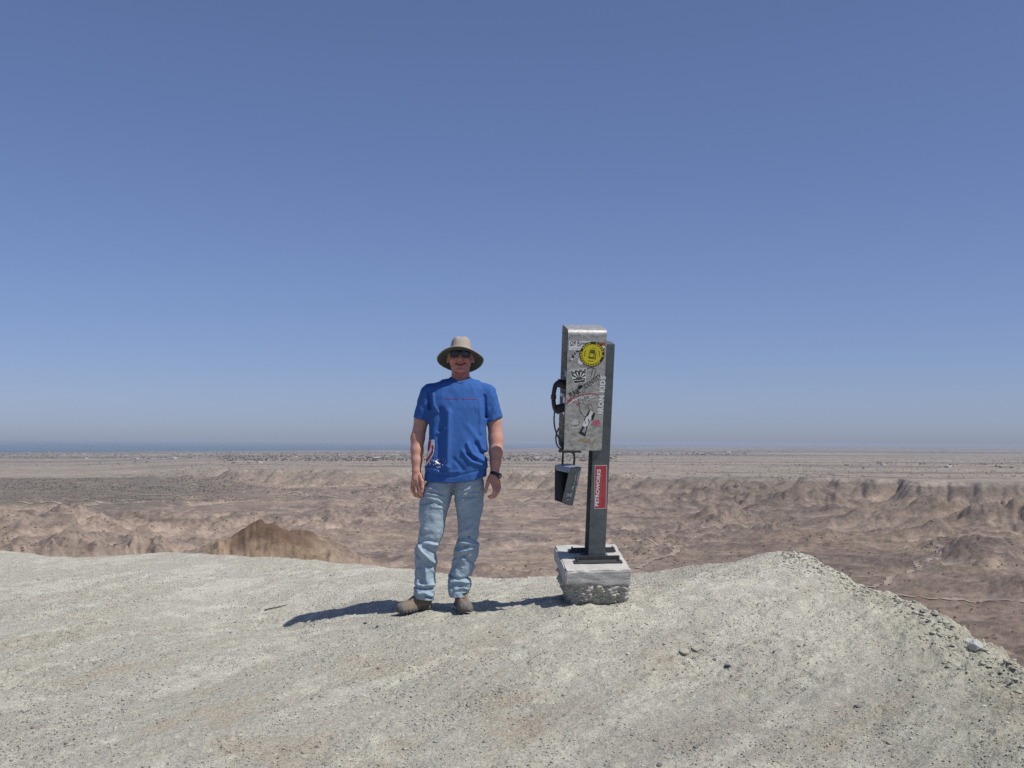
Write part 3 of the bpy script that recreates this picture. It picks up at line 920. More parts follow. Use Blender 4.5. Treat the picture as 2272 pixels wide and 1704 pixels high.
def build_stickers():
    def S(name): return name
    k = PXM
    # white label with dark lettering, upper left
    c = [W(1262.5, 756), W(1312, 757), W(1303, 777), W(1262, 777)]
    lab = decal('white_label', poly(*c), M_white, 0, encl)
    V, f = text_mesh('Off Rovers', 0.02, 0.0002); V = fit(V, 44 * k, 8 * k); decal('lettering', (put(V, 1287, 761), f), M_ink, 1, lab)
    decal('lettering', merge(strip([W(1264, 766.5), W(1273, 766.7)], 1.2 * k), strip([W(1280, 767), W(1289, 767.2)], 1.2 * k)), M_ink, 1, lab)
    V, f = scrawl(26 * k, 3.0 * k, 31); decal('lettering', (put(V, 1278, 773.5), f), M_greyprint, 1, lab)
    # red, white and dark flag sticker, upper right
    c = [W(1323, 760), W(1343, 760.5), W(1342, 776), W(1322, 775)]
    fl = decal('flag_sticker', poly(*c), M_redmark, 0, encl)
    decal('flag_stripe', poly(W(1324, 764), W(1334, 764), W(1334, 768), W(1324, 768)), M_ink, 1, fl)
    decal('flag_stripe', poly(W(1335, 767), W(1342, 767), W(1341.5, 773), W(1335, 773)), M_white, 1, fl)
    # big yellow disc
    cx, cy = 1313.5, 786
    o = put(np.zeros((1, 2)), cx, cy)[0]
    ring = decal('round_sticker', disc(o[0], o[1], 27.4 * k, 56), M_ink, 2, encl)
    decal('yellow_ring', merge(*[strip([(o[0] + 24.3 * k * cos(a), o[1] + 24.3 * k * sin(a)) for a in np.linspace(a0, a1, 6)], 2.6 * k)
                                 for a0, a1 in [(b, b + 0.16) for b in np.arange(0.2, 6.2, 0.225) if not (1.3 < b < 1.7 or 2.6 < b < 2.9 or 5.6 < b < 5.9)]]), M_yellow, 3, ring)
    face = decal('yellow_face', disc(o[0], o[1], 21.8 * k, 56), M_yellow, 3, ring)
    def Q(u, v): a = radians(-9); return (o[0] + (u * cos(a) - v * sin(a)) * k, o[1] + (u * sin(a) + v * cos(a)) * k)
    pump = merge(strip([Q(-5.5, -8), Q(-5.5, 9)], 1.6 * k), strip([Q(5, -8), Q(5, 9)], 1.6 * k), poly(Q(-6.3, -9.5), Q(5.8, -9.5), Q(5.8, -6), Q(-6.3, -6)), strip([Q(-5.5, 9), Q(5, 9)], 1.8 * k),
                 poly(Q(-4, 2), Q(3.8, 2), Q(3.8, 7.5), Q(-4, 7.5)), strip([Q(7.5, 5), Q(8.4, 1), Q(8.2, -9)], 1.7 * k), poly(Q(7, -10), Q(9.8, -10), Q(9.4, -5), Q(7.4, -5)),
                 strip([Q(-1.5, 11), Q(-1.8, 15)], 0.6 * k), strip([Q(1.5, 11), Q(1.5, 16)], 0.6 * k), strip([Q(4.2, 11), Q(4.8, 15)], 0.6 * k))
    decal('pump_print', pump, M_pump, 4, face)
    decal('small_print', merge(strip([(o[0] - 16.5 * k * cos(a), o[1] + 16.5 * k * sin(a)) for a in np.linspace(-0.3, 0.55, 8)], 1.2 * k), strip([(o[0] + 16.5 * k * cos(a), o[1] + 16.5 * k * sin(a)) for a in np.linspace(-0.3, 0.55, 8)], 1.2 * k),
                               strip([Q(-6, -15), Q(6, -15.3)], 1.2 * k)), M_pump, 4, face)
    # dark dots and the small white oval left of the disc
    ov = decal('oval_sticker', disc(*W(1288.5, 801), 9 * k, 28, 9.5 * k), M_greyprint, 0, encl)
    decal('oval_face', disc(*W(1289, 801), 6.8 * k, 28, 7.8 * k), M_white, 1, ov)
    decal('oval_mark', disc(*W(1289, 798), 3 * k, 16, 3.4 * k), M_greyprint, 2.5 - 1, ov)
    sc = merge(disc(*W(1272, 792), 2.6 * k, 10), disc(*W(1270, 789), 2.0 * k, 10), disc(*W(1275.5, 785), 2.2 * k, 10), disc(*W(1280.5, 779.5), 2.4 * k, 10), strip([W(1282, 779), W(1286, 780)], 1.6 * k),
               disc(*W(1264.5, 801), 1.4 * k, 8), strip([W(1263, 794), W(1266, 793)], 1.2 * k))
    decal('ink_spots', sc, M_ink, 0, encl)
    decal('white_scrap', poly(W(1266, 795), W(1274, 796), W(1271, 798), W(1266, 798)), M_white, 0, encl)
    # sun-ray logo in a white-edged shield
    c = [W(1263.5, 821), W(1301.5, 816), W(1299, 848.5), W(1273.5, 852)]
    sh = decal('shield_sticker', poly(*c), M_white, 0, encl)
    c2 = [W(1265.5, 822.5), W(1300, 818), W(1297.5, 847.3), W(1274.5, 850.3)]
    inner = decal('shield_field', poly(*c2), M_shield, 1, sh)
    rays = []
    ctr = np.array(W(1285, 841)); sx = k
    for a0, a1, r0, r1 in ((8, 24, 7, 16), (38, 52, 6, 17), (66, 78, 5, 16), (100, 112, 5, 16), (126, 140, 6, 17), (156, 172, 7, 16)):
        a0, a1 = radians(a0 + 3), radians(a1 + 3)
        rays.append(poly(*[ctr + sx * np.array([r * cos(a), r * sin(a)]) for r, a in ((r0, a0), (r1, a0), (r1, a1), (r0, a1))]))
    rays += [poly(W(1269, 822.5), W(1275, 821.7), W(1275, 824.8), W(1271, 825.2)), poly(W(1280.5, 821.3), W(1285, 820.7), W(1285, 822.6), W(1281, 823)), poly(W(1290, 819.9), W(1296, 819.2), W(1295.5, 822.3), W(1291, 822.6)),
             strip([W(1274, 844), W(1285, 844), W(1296, 841.5)], 1.2 * k)]
    decal('ray_print', merge(*rays), M_white, 2, inner)
    dk = []
    for a0, a1, r0, r1 in ((25, 37, 6, 16), (53, 65, 6, 17), (79, 99, 7, 15), (113, 125, 6, 17), (141, 155, 6, 16)):
        a0, a1 = radians(a0 + 3), radians(a1 + 3)
        dk.append(poly(*[ctr + sx * np.array([r * cos(a), r * sin(a)]) for r, a in ((r0, a0), (r1, a0), (r1, a1), (r0, a1))]))
    dk += [strip([W(1275.5, 847), W(1296, 844.2)], 2.2 * k), strip([W(1275, 841.5), W(1285, 842.5), W(1295, 839)], 1.6 * k)]
    decal('black_rays', merge(*dk), M_ink, 2, inner)  # black printed rays of the logo, between the white ones
    # slanting black lettering
    V, f = text_mesh('PUNK', 0.02, 0.0006); V = rot2(fit(V, 25 * k, 13 * k), 30); decal('slanted_lettering', (put(V, 1275, 872), f), M_ink, 0, encl)
    V, f = text_mesh('IDENTITY', 0.02, 0.0003); V = rot2(fit(V, 44 * k, 11 * k), 36); decal('slanted_lettering', (put(V, 1315, 846), f), M_ink, 0, encl)
    decal('ink_blot', merge(disc(*W(1287, 859), 4.4 * k, 14), disc(*W(1290, 857.5), 3.4 * k, 12), disc(*W(1284, 861), 2.4 * k, 10)), M_ink, 1, encl)
    decal('pencil_ring', strip([W(1294, 864), W(1292, 868), W(1294, 871), W(1297, 869), W(1295.5, 861)], 1.3 * k), M_greydark, 0, encl)
    # white upright words along the right edge
    V, f = text_mesh('IRON KIDS', 0.02, 0.0009, 1.12); V = rot2(fit(V, 84 * k, 12.5 * k), 88); decal('upright_lettering', (put(V, 1335, 876), f), M_white, 2, encl)
    # red and white arcs with a pale emblem
    arc = [W(*p) for p in ((1256.5, 896), (1263, 888.5), (1272, 882.5), (1284, 877.5), (1297, 874.5), (1311, 873.3), (1322, 874.3), (1333, 878))]
    decal('red_arc', strip(arc, [2.5 * k, 2.4 * k, 2.2 * k, 1.8 * k, 1.8 * k, 2.0 * k, 2.4 * k, 2.2 * k]), M_redmark, 1.6, encl)
    arc = [W(*p) for p in ((1261, 898.5), (1268, 891.5), (1276, 886.5), (1287, 881.5), (1299, 878.3), (1313, 877))]
    decal('white_arc', strip(arc, [1.6 * k, 2.4 * k, 2.2 * k, 1.6 * k, 1.4 * k, 0.8 * k]), M_white, 1.2, encl)
    decal('red_star', merge(strip([W(1257, 887.5), W(1265, 889)], 1.8 * k), strip([W(1268, 880), W(1264, 891)], 2 * k), strip([W(1262, 885), W(1269, 890)], 1.6 * k), strip([W(1263, 893), W(1269, 884)], 1.4 * k)), M_redmark, 2.2, encl)
    em = decal('pale_emblem', merge(disc(*W(1304, 882.5), 7.5 * k, 20, 5 * k), poly(W(1290, 881), W(1298, 879), W(1297, 885), W(1289, 886)), poly(W(1311, 879), W(1324, 877.5), W(1320, 881), W(1312, 883.5)), strip([W(1287, 891), W(1292, 890.5)], 1.8 * k), strip([W(1299, 889.5), W(1303, 889)], 1.5 * k)), M_pale, 2.4, encl)
    V, f = text_mesh('ROK', 0.02, 0.0004); V = rot2(fit(V, 12 * k, 7 * k), 8); decal('emblem_lettering', (put(V, 1302.5, 882), f), M_greydark, 3.4, em)
    decal('red_spots', merge(disc(*W(1274, 892), 1.8 * k, 8), disc(*W(1281.5, 898), 2.2 * k, 8), strip([W(1282, 896), W(1289, 895.5)], 1.2 * k)), M_redmark, 0.5, encl)
    decal('pink_spot', disc(*W(1281, 894.5), 1.6 * k, 8), M_pinkprint, 0.9, encl)
    # bead chain with two tags reading LSR
    def beads(pts, n):
        P = [Vector((p[0], p[1], 0)) for p in pts]; sp = smooth_path([(p.x, p.y, 0) for p in P], 10)
        cum = [0]
        for a, b in zip(sp[:-1], sp[1:]): cum.append(cum[-1] + (b - a).length)
        out = []
        for s in np.linspace(0, cum[-1], n):
            x = np.interp(s, cum, [q.x for q in sp]); y = np.interp(s, cum, [q.y for q in sp])
            out.append(disc(*W(x, y), 1.0 * k, 8))
        return out
    ch = beads([(1303, 817.5), (1310, 815.5), (1316, 816), (1314, 824), (1311, 837)], 16) + beads([(1316, 816.5), (1322, 819), (1320, 828), (1317, 838)], 11)
    ch += beads([(1285.5, 851), (1284, 858), (1283, 872), (1284, 886), (1286, 905), (1290, 917), (1298, 925)], 32) + beads([(1296, 872), (1293, 884), (1295, 896), (1303, 898), (1311, 896.5), (1314, 905), (1316, 913)], 20)
    ch += beads([(1305, 901), (1307, 907), (1307.5, 913)], 6)
    decal('bead_chain', merge(*ch), M_ink, 0.3, encl)
    tg = decal('tag_sticker', poly(W(1306, 911.5), W(1312, 914.5), W(1321, 917.5), W(1316, 932.5), W(1311, 931), W(1312, 925), W(1303.5, 948), W(1298.5, 969), W(1283.5, 961), W(1287, 956.5), W(1298, 962.5), W(1296, 946), W(1304, 944.5), W(1301.5, 939), W(1296, 931)), M_ink, 0.6, encl)
    decal('tag_face', poly(W(1292, 946), W(1301, 948), W(1300.5, 953), W(1295.5, 964), W(1283.5, 957)), M_greyprint, 1.6, tg)
    V, f = text_mesh('S', 0.02, 0.0012); V = rot2(fit(V, 12 * k, 26 * k), -24); decal('tag_lettering', (put(V, 1302, 935), f), M_white, 2.0, tg)
    V, f = text_mesh('R', 0.02, 0.0010); V = rot2(fit(V, 10 * k, 17 * k), -24); decal('tag_lettering', (put(V, 1311, 921), f), M_white, 2.4, tg)
    V, f = text_mesh('L', 0.02, 0.0010); V = rot2(fit(V, 12 * k, 15 * k), -28); decal('tag_lettering', (put(V, 1294, 955), f), M_ink, 2.8, tg)
    decal('tag_edge', merge(strip([W(1303.5, 952), W(1310.5, 934)], 1.1 * k), strip([W(1306, 950.5), W(1311.5, 935)], 0.9 * k)), M_white, 1.7, tg)
    # white round logo and pink sticker low down
    lg = decal('shell_logo', merge(disc(*W(1276.5, 938.5), 8.8 * k, 26, 8.2 * k), poly(W(1268.5, 944), W(1287, 941), W(1286, 948), W(1280, 950.5), W(1274, 950), W(1269, 951)), strip([W(1270.5, 931.5), W(1277.5, 929.5)], 1.8 * k)), M_pale, 0.4, encl)
    decal('logo_line', strip([W(1268, 942), W(1273, 945.5), W(1279, 945.5), W(1284, 942), W(1285, 936.5), W(1283, 934.5)], 1.4 * k), M_greydark, 1.2, lg)
    c = [W(1313.5, 936.5), W(1328.5, 931), W(1333, 941), W(1319, 947.5)]
    pk = decal('pink_sticker', poly(*c), M_pinkprint, 3.0, encl)
    decal('sticker_edge', merge(strip([c[0], c[1], c[2], c[3], c[0]], 0.8 * k), strip([W(1321.5, 931.5), W(1324, 937), W(1322, 940), W(1329, 943)], 1.4 * k), strip([W(1322, 943), W(1325, 944.5)], 1.6 * k)), M_palepink, 3.8, pk)
    # faded orange script and pale line below
    V, f = scrawl(56 * k, 7.5 * k, 32, (), 0.24); decal('script_lettering', (put(V, 1293.5, 977.5), f), M_orange, 0.3, encl)
    V, f = scrawl(21 * k, 4.6 * k, 33, (), 0.24); decal('script_lettering', (put(V, 1317, 985), f), M_orange, 0.3, encl)
    V, f = scrawl(14 * k, 2.0 * k, 34); decal('pale_lettering', (put(V, 1297, 991), f), M_pale, 0.3, encl)
    V, f = scrawl(17 * k, 2.4 * k, 35); decal('pale_lettering', (put(V, 1319, 991), f), M_pale, 0.3, encl)
    # red upright label on the post
    def dp(name, VF, m, lv, par): return decal(name, VF, m, lv, par, PF)
    c = [WP(1319.5, 1032), WP(1347, 1031.5), WP(1345, 1128.5), WP(1318.5, 1129.5)]
    pl = dp('post_label', poly(*c), M_palepink2, 0, post)
    c2 = [WP(1321, 1034), WP(1345.5, 1033.5), WP(1343.5, 1126.8), WP(1320, 1127.5)]
    rd = dp('red_field', poly(*c2), M_red, 1, pl)
    V, f = text_mesh('PETROWORKS', 0.02, 0.0007); V = rot2(fit(V, 86 * k, 8.5 * k), 89); dp('label_lettering', (V + WP(1326.3, 1082), f), M_white, 2, rd)
    V, f = text_mesh('OFF ROAD PRODUCTS, INC', 0.02); V = rot2(fit(V, 70 * k, 3.3 * k), 89); dp('label_lettering', (V + WP(1333, 1084), f), M_palepink, 2, rd)
    V, f = scrawl(46 * k, 2.6 * k, 36); V = rot2(V, 89); dp('label_lettering', (V + WP(1338, 1084), f), M_palepink, 2, rd)
    V, f = scrawl(30 * k, 2.0 * k, 37); V = rot2(V, 89); dp('label_lettering', (V + WP(1341.8, 1084), f), M_palepink, 2, rd)


M_pump = mat('olive_print', (0.085, 0.085, 0.02), rough=0.6)
M_shield = mat('shield_green_grey', (0.10, 0.115, 0.10), rough=0.6, noise=(60, 0.2))
M_greydark = mat('pencil_grey', (0.13, 0.125, 0.13), rough=0.7)
M_pale = mat('worn_white_print', (0.56, 0.57, 0.54), rough=0.65, noise=(90, 0.25))
M_palepink2 = mat('label_border', (0.62, 0.48, 0.47), rough=0.6)
build_stickers()


def holder_marks():
    """white scrawl on the holder's near cover"""
    a, b, c = HC[0], HC[1], HC[2]
    ex = (b - a); ey = (c - a); n = ex.cross(ey).normalized()
    if n.y > 0: n = -n
    def on(u, v): return tuple(a + ex * u + ey * v + n * 0.0055)
    items = []
    for name, body, u, v, w, h, deg, m in (('cover_lettering', 'a', 0.86, 0.26, 0.30, 0.12, 0, M_pale), ('cover_lettering', 'b', 0.66, 0.30, 0.34, 0.10, 0, M_pale),
                                          ('cover_lettering', 'c', 0.62, 0.58, 0.10, 0.14, 0, M_pale), ('cover_lettering', 'N', 0.9, 0.60, 0.12, 0.10, 0, M_pale), ('cover_scrawl', 'THE', 0.44, 0.80, 0.20, 0.5, 90, M_greyprint), ('cover_scrawl', 'v', 0.45, 0.94, 0.1, 0.15, 90, M_pale)):
        V, f = (text_mesh(body, 0.02, 0.0004) if body == 'THE' else scrawl(6.0 * w / 0.3, 1.0, len(items) + 41, (), 0.2)); items.append(1); V = fit(V, 1, 1)
        if deg == 90:
            pts = [on(u + q[0] * h, v - q[1] * w * 0.5) for q in V]
        else:
            pts = [on(u + q[1] * -h, v - q[0] * w) for q in V]
        o = shape(name, pts, f, m, holder)
        if body != 'THE': o['kind'] = 'stuff'


holder_marks()
# ------------------------------------------------------------------ the man
MAN_Y = 7.15
MAN_O = at(1010, 1357, MAN_Y)
KP = MAN_Y / F                          # metres per photograph pixel at the man


def pm(px, py, dy=0.0):
    v = at(px, py, MAN_Y) - MAN_O
    return np.array([v.x, dy, v.z])


def sd_cone(P, a, b, r1, r2, sy=1.0):
    a = np.asarray(a, float); b = np.asarray(b, float)
    S = np.array([1, 1 / sy, 1]); pa = (P - a) * S; ba = (b - a) * S
    h = np.clip((pa @ ba) / (ba @ ba), 0, 1)
    return np.linalg.norm(pa - h[:, None] * ba, axis=1) - (r1 + (r2 - r1) * h)


def sd_ell(P, c, r, tilt=0.0):
    q = P - np.asarray(c, float)
    if tilt:
        q = q.copy(); ct, st = cos(tilt), sin(tilt); y = q[:, 1] * ct - q[:, 2] * st; z = q[:, 1] * st + q[:, 2] * ct; q[:, 1] = y; q[:, 2] = z
    r = np.asarray(r, float); k0 = np.linalg.norm(q / r, axis=1); k1 = np.linalg.norm(q / (r * r), axis=1) + 1e-9
    return k0 * (k0 - 1) / k1


def smin(a, b, k):
    if k <= 0: return np.minimum(a, b)
    h = np.clip(0.5 + 0.5 * (b - a) / k, 0, 1)
    return b + (a - b) * h - k * h * (1 - h)


def smax(a, b, k): return -smin(-a, -b, k)


def seg_bump(P, pts, w):
    """soft ridge along a polyline given in the x-z plane"""
    out = np.zeros(len(P)); Q = np.array(pts); lo = Q.min(0) - 2.6 * w; hi = Q.max(0) + 2.6 * w
    m = np.nonzero((P[:, 0] > lo[0]) & (P[:, 0] < hi[0]) & (P[:, 2] > lo[1]) & (P[:, 2] < hi[1]))[0]
    if len(m) == 0: return out
    X = P[m][:, [0, 2]]; o = np.zeros(len(m))
    for a, b in zip(pts[:-1], pts[1:]):
        a = np.array(a); b = np.array(b); ba = b - a
        h = np.clip(((X - a) @ ba) / (ba @ ba), 0, 1)
        d2 = ((X - a - h[:, None] * ba) ** 2).sum(1)
        o = np.maximum(o, np.exp(-d2 / (w * w)))
    out[m] = o
    return out


def polygonise(f, lo, hi, h, block=8):
    lo = np.array(lo, float); hi = np.array(hi, float)
    nb = np.ceil((hi - lo) / (h * block)).astype(int)
    n = nb * block + 1
    bc = np.stack(np.meshgrid(*[lo[i] + (np.arange(nb[i]) + 0.5) * block * h for i in range(3)], indexing='ij'), -1)
    db = f(bc.reshape(-1, 3)).reshape(nb)
    act = np.abs(db) < block * h * 0.95 + 0.012
    def up(A):
        for ax in range(3): A = np.repeat(A, block, axis=ax)
        return np.pad(A, [(0, 1)] * 3, mode='edge')
    A = up(act)
    # grid points on a block border belong to both blocks
    for ax in range(3): A = A | np.roll(A, 1, axis=ax) if n[ax] > 1 else A
    V = up(db).astype(np.float32)
    ijk = np.argwhere(A)
    V[A] = f(lo + ijk * h).astype(np.float32)
    S = V < 0
    c = np.zeros(tuple(n - 1), dtype=np.uint8)
    for i in (0, 1):
        for j in (0, 1):
            for k in (0, 1):
                c += S[i:n[0] - 1 + i, j:n[1] - 1 + j, k:n[2] - 1 + k]
    cell = (c > 0) & (c < 8)
    ids = np.full(cell.shape, -1, dtype=np.int64); q = np.argwhere(cell); ids[cell] = np.arange(len(q))
    acc = np.zeros((len(q), 3)); cnt = np.zeros(len(q))
    cr = [(i, j, k) for i in (0, 1) for j in (0, 1) for k in (0, 1)]
    for a in cr:
        for ax in range(3):
            if a[ax] == 0:
                b = list(a); b[ax] = 1
                fa = V[q[:, 0] + a[0], q[:, 1] + a[1], q[:, 2] + a[2]]; fb = V[q[:, 0] + b[0], q[:, 1] + b[1], q[:, 2] + b[2]]
                m = (fa < 0) != (fb < 0)
                t = np.where(m, fa / np.where(m, fa - fb, 1), 0)
                pos = np.array(a, float)[None] + t[:, None] * (np.array(b) - np.array(a))
                acc[m] += pos[m]; cnt += m
    verts = lo + (q + acc / np.maximum(cnt, 1)[:, None]) * h
    faces = []
    for ax in range(3):
        u, v = [(1, 2), (2, 0), (0, 1)][ax]
        sl0 = [slice(0, None)] * 3; sl1 = [slice(0, None)] * 3
        sl0[ax] = slice(0, n[ax] - 1); sl1[ax] = slice(1, n[ax])
        s0 = S[tuple(sl0)]; s1 = S[tuple(sl1)]
        e = np.argwhere(s0 != s1)
        e = e[(e[:, u] > 0) & (e[:, v] > 0) & (e[:, u] < n[u] - 1) & (e[:, v] < n[v] - 1)]
        def cid(du, dv):
            x = e.copy(); x[:, u] -= du; x[:, v] -= dv
            return ids[x[:, 0], x[:, 1], x[:, 2]]
        F4 = np.stack([cid(1, 1), cid(0, 1), cid(0, 0), cid(1, 0)], 1)
        flip = ~s0[e[:, 0], e[:, 1], e[:, 2]]
        F4[flip] = F4[flip][:, ::-1]
        faces.append(F4)
    faces = np.concatenate(faces)
    return verts, faces[(faces >= 0).all(1)]


def fold_noise(P, wx, wz, seed, oct_=3):
    return fbm(P[:, 0] / wx + P[:, 1] * 9.0, P[:, 2] / wz + P[:, 1] * 2.0, 1.0, seed, oct_)


# ---- arms and hands: joint chains shared by the skin and by the sleeves
ARM_R = [(pm(953, 884, 0.02), 0.040), (pm(935, 929, 0.025), 0.046), (pm(926.5, 972, 0.01), 0.0435), (pm(925.5, 1000, -0.015), 0.039), (pm(925.5, 1022, -0.035), 0.033), (pm(925.5, 1043, -0.05), 0.0285)]
ARM_L = [(pm(1079, 884, 0.02), 0.040), (pm(1096, 935, 0.025), 0.045), (pm(1100, 974, 0.01), 0.0455), (pm(1100.5, 1002, -0.015), 0.043), (pm(1099.5, 1024, -0.035), 0.034), (pm(1098, 1046, -0.05), 0.0285)]
HAND_R = dict(palm=[(pm(925.5, 1047, -0.052), 0.026), (pm(924.5, 1062, -0.056), 0.030)],
              fingers=[[(931, 1071, -0.078), (935, 1088, -0.094), (938, 1097, -0.083), (938, 1101, -0.070)], [(925.5, 1074, -0.066), (926.5, 1091, -0.084), (930, 1100.5, -0.072), (932, 1102, -0.058)],
                       [(919.8, 1073.5, -0.048), (919.5, 1089, -0.064), (923, 1098.5, -0.054), (926, 1100, -0.040)], [(915.8, 1070, -0.028), (914.8, 1083, -0.040), (917.5, 1091, -0.032), (920.5, 1093, -0.020)]],
              thumb=[(934, 1054, -0.068), (939.5, 1067, -0.092), (940.3, 1080, -0.100), (938.8, 1091, -0.098)])
HAND_L = dict(palm=[(pm(1098, 1051, -0.052), 0.026), (pm(1098.5, 1063, -0.056), 0.030)],
              fingers=[[(1093.5, 1071, -0.080), (1098.5, 1088, -0.098), (1093, 1098, -0.090), (1085, 1101, -0.078)], [(1099, 1074, -0.066), (1103, 1091, -0.082), (1097, 1101, -0.072), (1088, 1103, -0.062)],
                       [(1104, 1073, -0.047), (1106.5, 1088, -0.060), (1101, 1098, -0.050), (1093, 1100, -0.042)], [(1107, 1069, -0.026), (1109, 1081, -0.036), (1105, 1090, -0.028), (1098, 1093, -0.020)]],
              thumb=[(1089.5, 1056, -0.070), (1084, 1068, -0.092), (1080.5, 1080, -0.098), (1077.8, 1091, -0.094)])
HX, HY0 = 1021.5, 0.012                      # head axis


def chain(P, d, items, k):
    for (a, r1), (b, r2) in zip(items[:-1], items[1:]): d = smin(d, sd_cone(P, a, b, r1, r2), k)
    return d


def hand_sd(P, H, sgn):
    d = sd_cone(P, H['palm'][0][0], H['palm'][1][0], H['palm'][0][1], H['palm'][1][1])
    fr = [0.0108, 0.0112, 0.0106, 0.0092]
    for q, r in zip(H['fingers'], fr):
        J = [pm(*j) for j in q]
        meta = H['palm'][0][0] * 0.55 + J[0] * 0.45
        d = smin(d, sd_cone(P, meta, J[0], 0.014, r * 1.18), 0.012)
    for q, r in zip(H['fingers'], fr):
        J = [pm(*j) for j in q]
        fd = sd_cone(P, J[0], J[1], r * 1.15, r * 1.0)
        fd = smin(fd, sd_cone(P, J[1], J[2], r * 1.02, r * 0.9), 0.003)
        fd = smin(fd, sd_cone(P, J[2], J[3], r * 0.92, r * 0.8), 0.003)
        d = smin(d, fd, 0.0035)
    J = [pm(*j) for j in H['thumb']]
    td = sd_cone(P, J[0], J[1], 0.0165, 0.0135); td = smin(td, sd_cone(P, J[1], J[2], 0.0135, 0.0112), 0.004); td = smin(td, sd_cone(P, J[2], J[3], 0.0112, 0.0090), 0.003)
    return smin(d, td, 0.006)


def head_sd(P):
    # skull, face and jaw
    d = sd_ell(P, pm(HX, 789, HY0 + 0.016), (0.073, 0.092, 0.090), -0.25)
    d = smin(d, sd_ell(P, pm(HX, 800, HY0 - 0.022), (0.067, 0.078, 0.074)), 0.03)
    d = smin(d, sd_ell(P, pm(HX + 0.3, 815, HY0 - 0.036), (0.052, 0.058, 0.044)), 0.022)
    d = smin(d, sd_ell(P, pm(HX + 0.8, 823, HY0 - 0.086), (0.028, 0.020, 0.018)), 0.016)         # chin
    for s in (-1, 1):
        d = smin(d, sd_ell(P, pm(HX + s * 13.5, 799, HY0 - 0.070), (0.024, 0.023, 0.019)), 0.014)       # cheeks
        d = smin(d, sd_cone(P, pm(HX + s * 5, 778, HY0 - 0.094), pm(HX + s * 18, 779, HY0 - 0.072), 0.008, 0.007), 0.012)   # brow
        d = smax(d, -sd_ell(P, pm(HX + s * 11.5, 786, HY0 - 0.107), (0.018, 0.014, 0.012)), 0.010)      # eye socket
        d = smin(d, sd_ell(P, pm(HX + s * 11.5, 786.5, HY0 - 0.082), (0.0135, 0.0135, 0.0125)), 0.004)     # eyelid
        # ear
        e = sd_ell(P, pm(HX + s * 28.3, 793.5, HY0 + 0.016), (0.0125, 0.022, 0.033))
        e = smax(e, -sd_ell(P, pm(HX + s * 30.8, 792.0, HY0 + 0.008), (0.007, 0.013, 0.020)), 0.004)
        d = smin(d, e, 0.008)
    d = smin(d, sd_cone(P, pm(HX + 1.0, 785, HY0 - 0.096), pm(HX + 2.2, 799, HY0 - 0.124), 0.0085, 0.0135), 0.011)             # nose
    for s in (-1, 1): d = smin(d, sd_ell(P, pm(HX + 2.2 + s * 3.9, 801, HY0 - 0.108), (0.0085, 0.011, 0.008)), 0.005)
    # mouth: an open smile, lips round it, folds from the nose down
    ml = MOUTH
    front = sstep(HY0 - 0.05, HY0 - 0.085, P[:, 1])
    up = [q + np.array([0, 0.0085]) for q in ml]; dn = [q - np.array([0, 0.0095]) for q in ml]
    d = d - front * 0.0035 * seg_bump(P, up, 0.005) - front * 0.0055 * seg_bump(P, dn, 0.006)
    d = d + front * 0.0075 * seg_bump(P, ml, 0.0038)
    d = d + front * 0.004 * seg_bump(P, [q - np.array([0, 0.021]) for q in ml[1:3]], 0.006)
    for s in (-1, 1):
        d = d + front * 0.005 * seg_bump(P, [pm(HX + 1.5 + s * 7, 800, 0)[[0, 2]], pm(HX + 1.5 + s * 13, 808, 0)[[0, 2]], pm(HX + 1.5 + s * 13.5, 814, 0)[[0, 2]]], 0.004)
    # neck
    d = smin(d, sd_cone(P, pm(HX - 1, 858, 0.040), pm(HX, 812, 0.036), 0.064, 0.056), 0.012)
    for s in (-1, 1): d = smin(d, sd_cone(P, pm(HX + s * 4, 850, -0.018), pm(HX + s * 17, 808, 0.030), 0.010, 0.013), 0.018)
    return d


MOUTH = [pm(HX - 8.5, 807.6, 0)[[0, 2]], pm(HX - 3, 810.6, 0)[[0, 2]], pm(HX + 3.5, 811.2, 0)[[0, 2]], pm(HX + 12.0, 806.6, 0)[[0, 2]]]


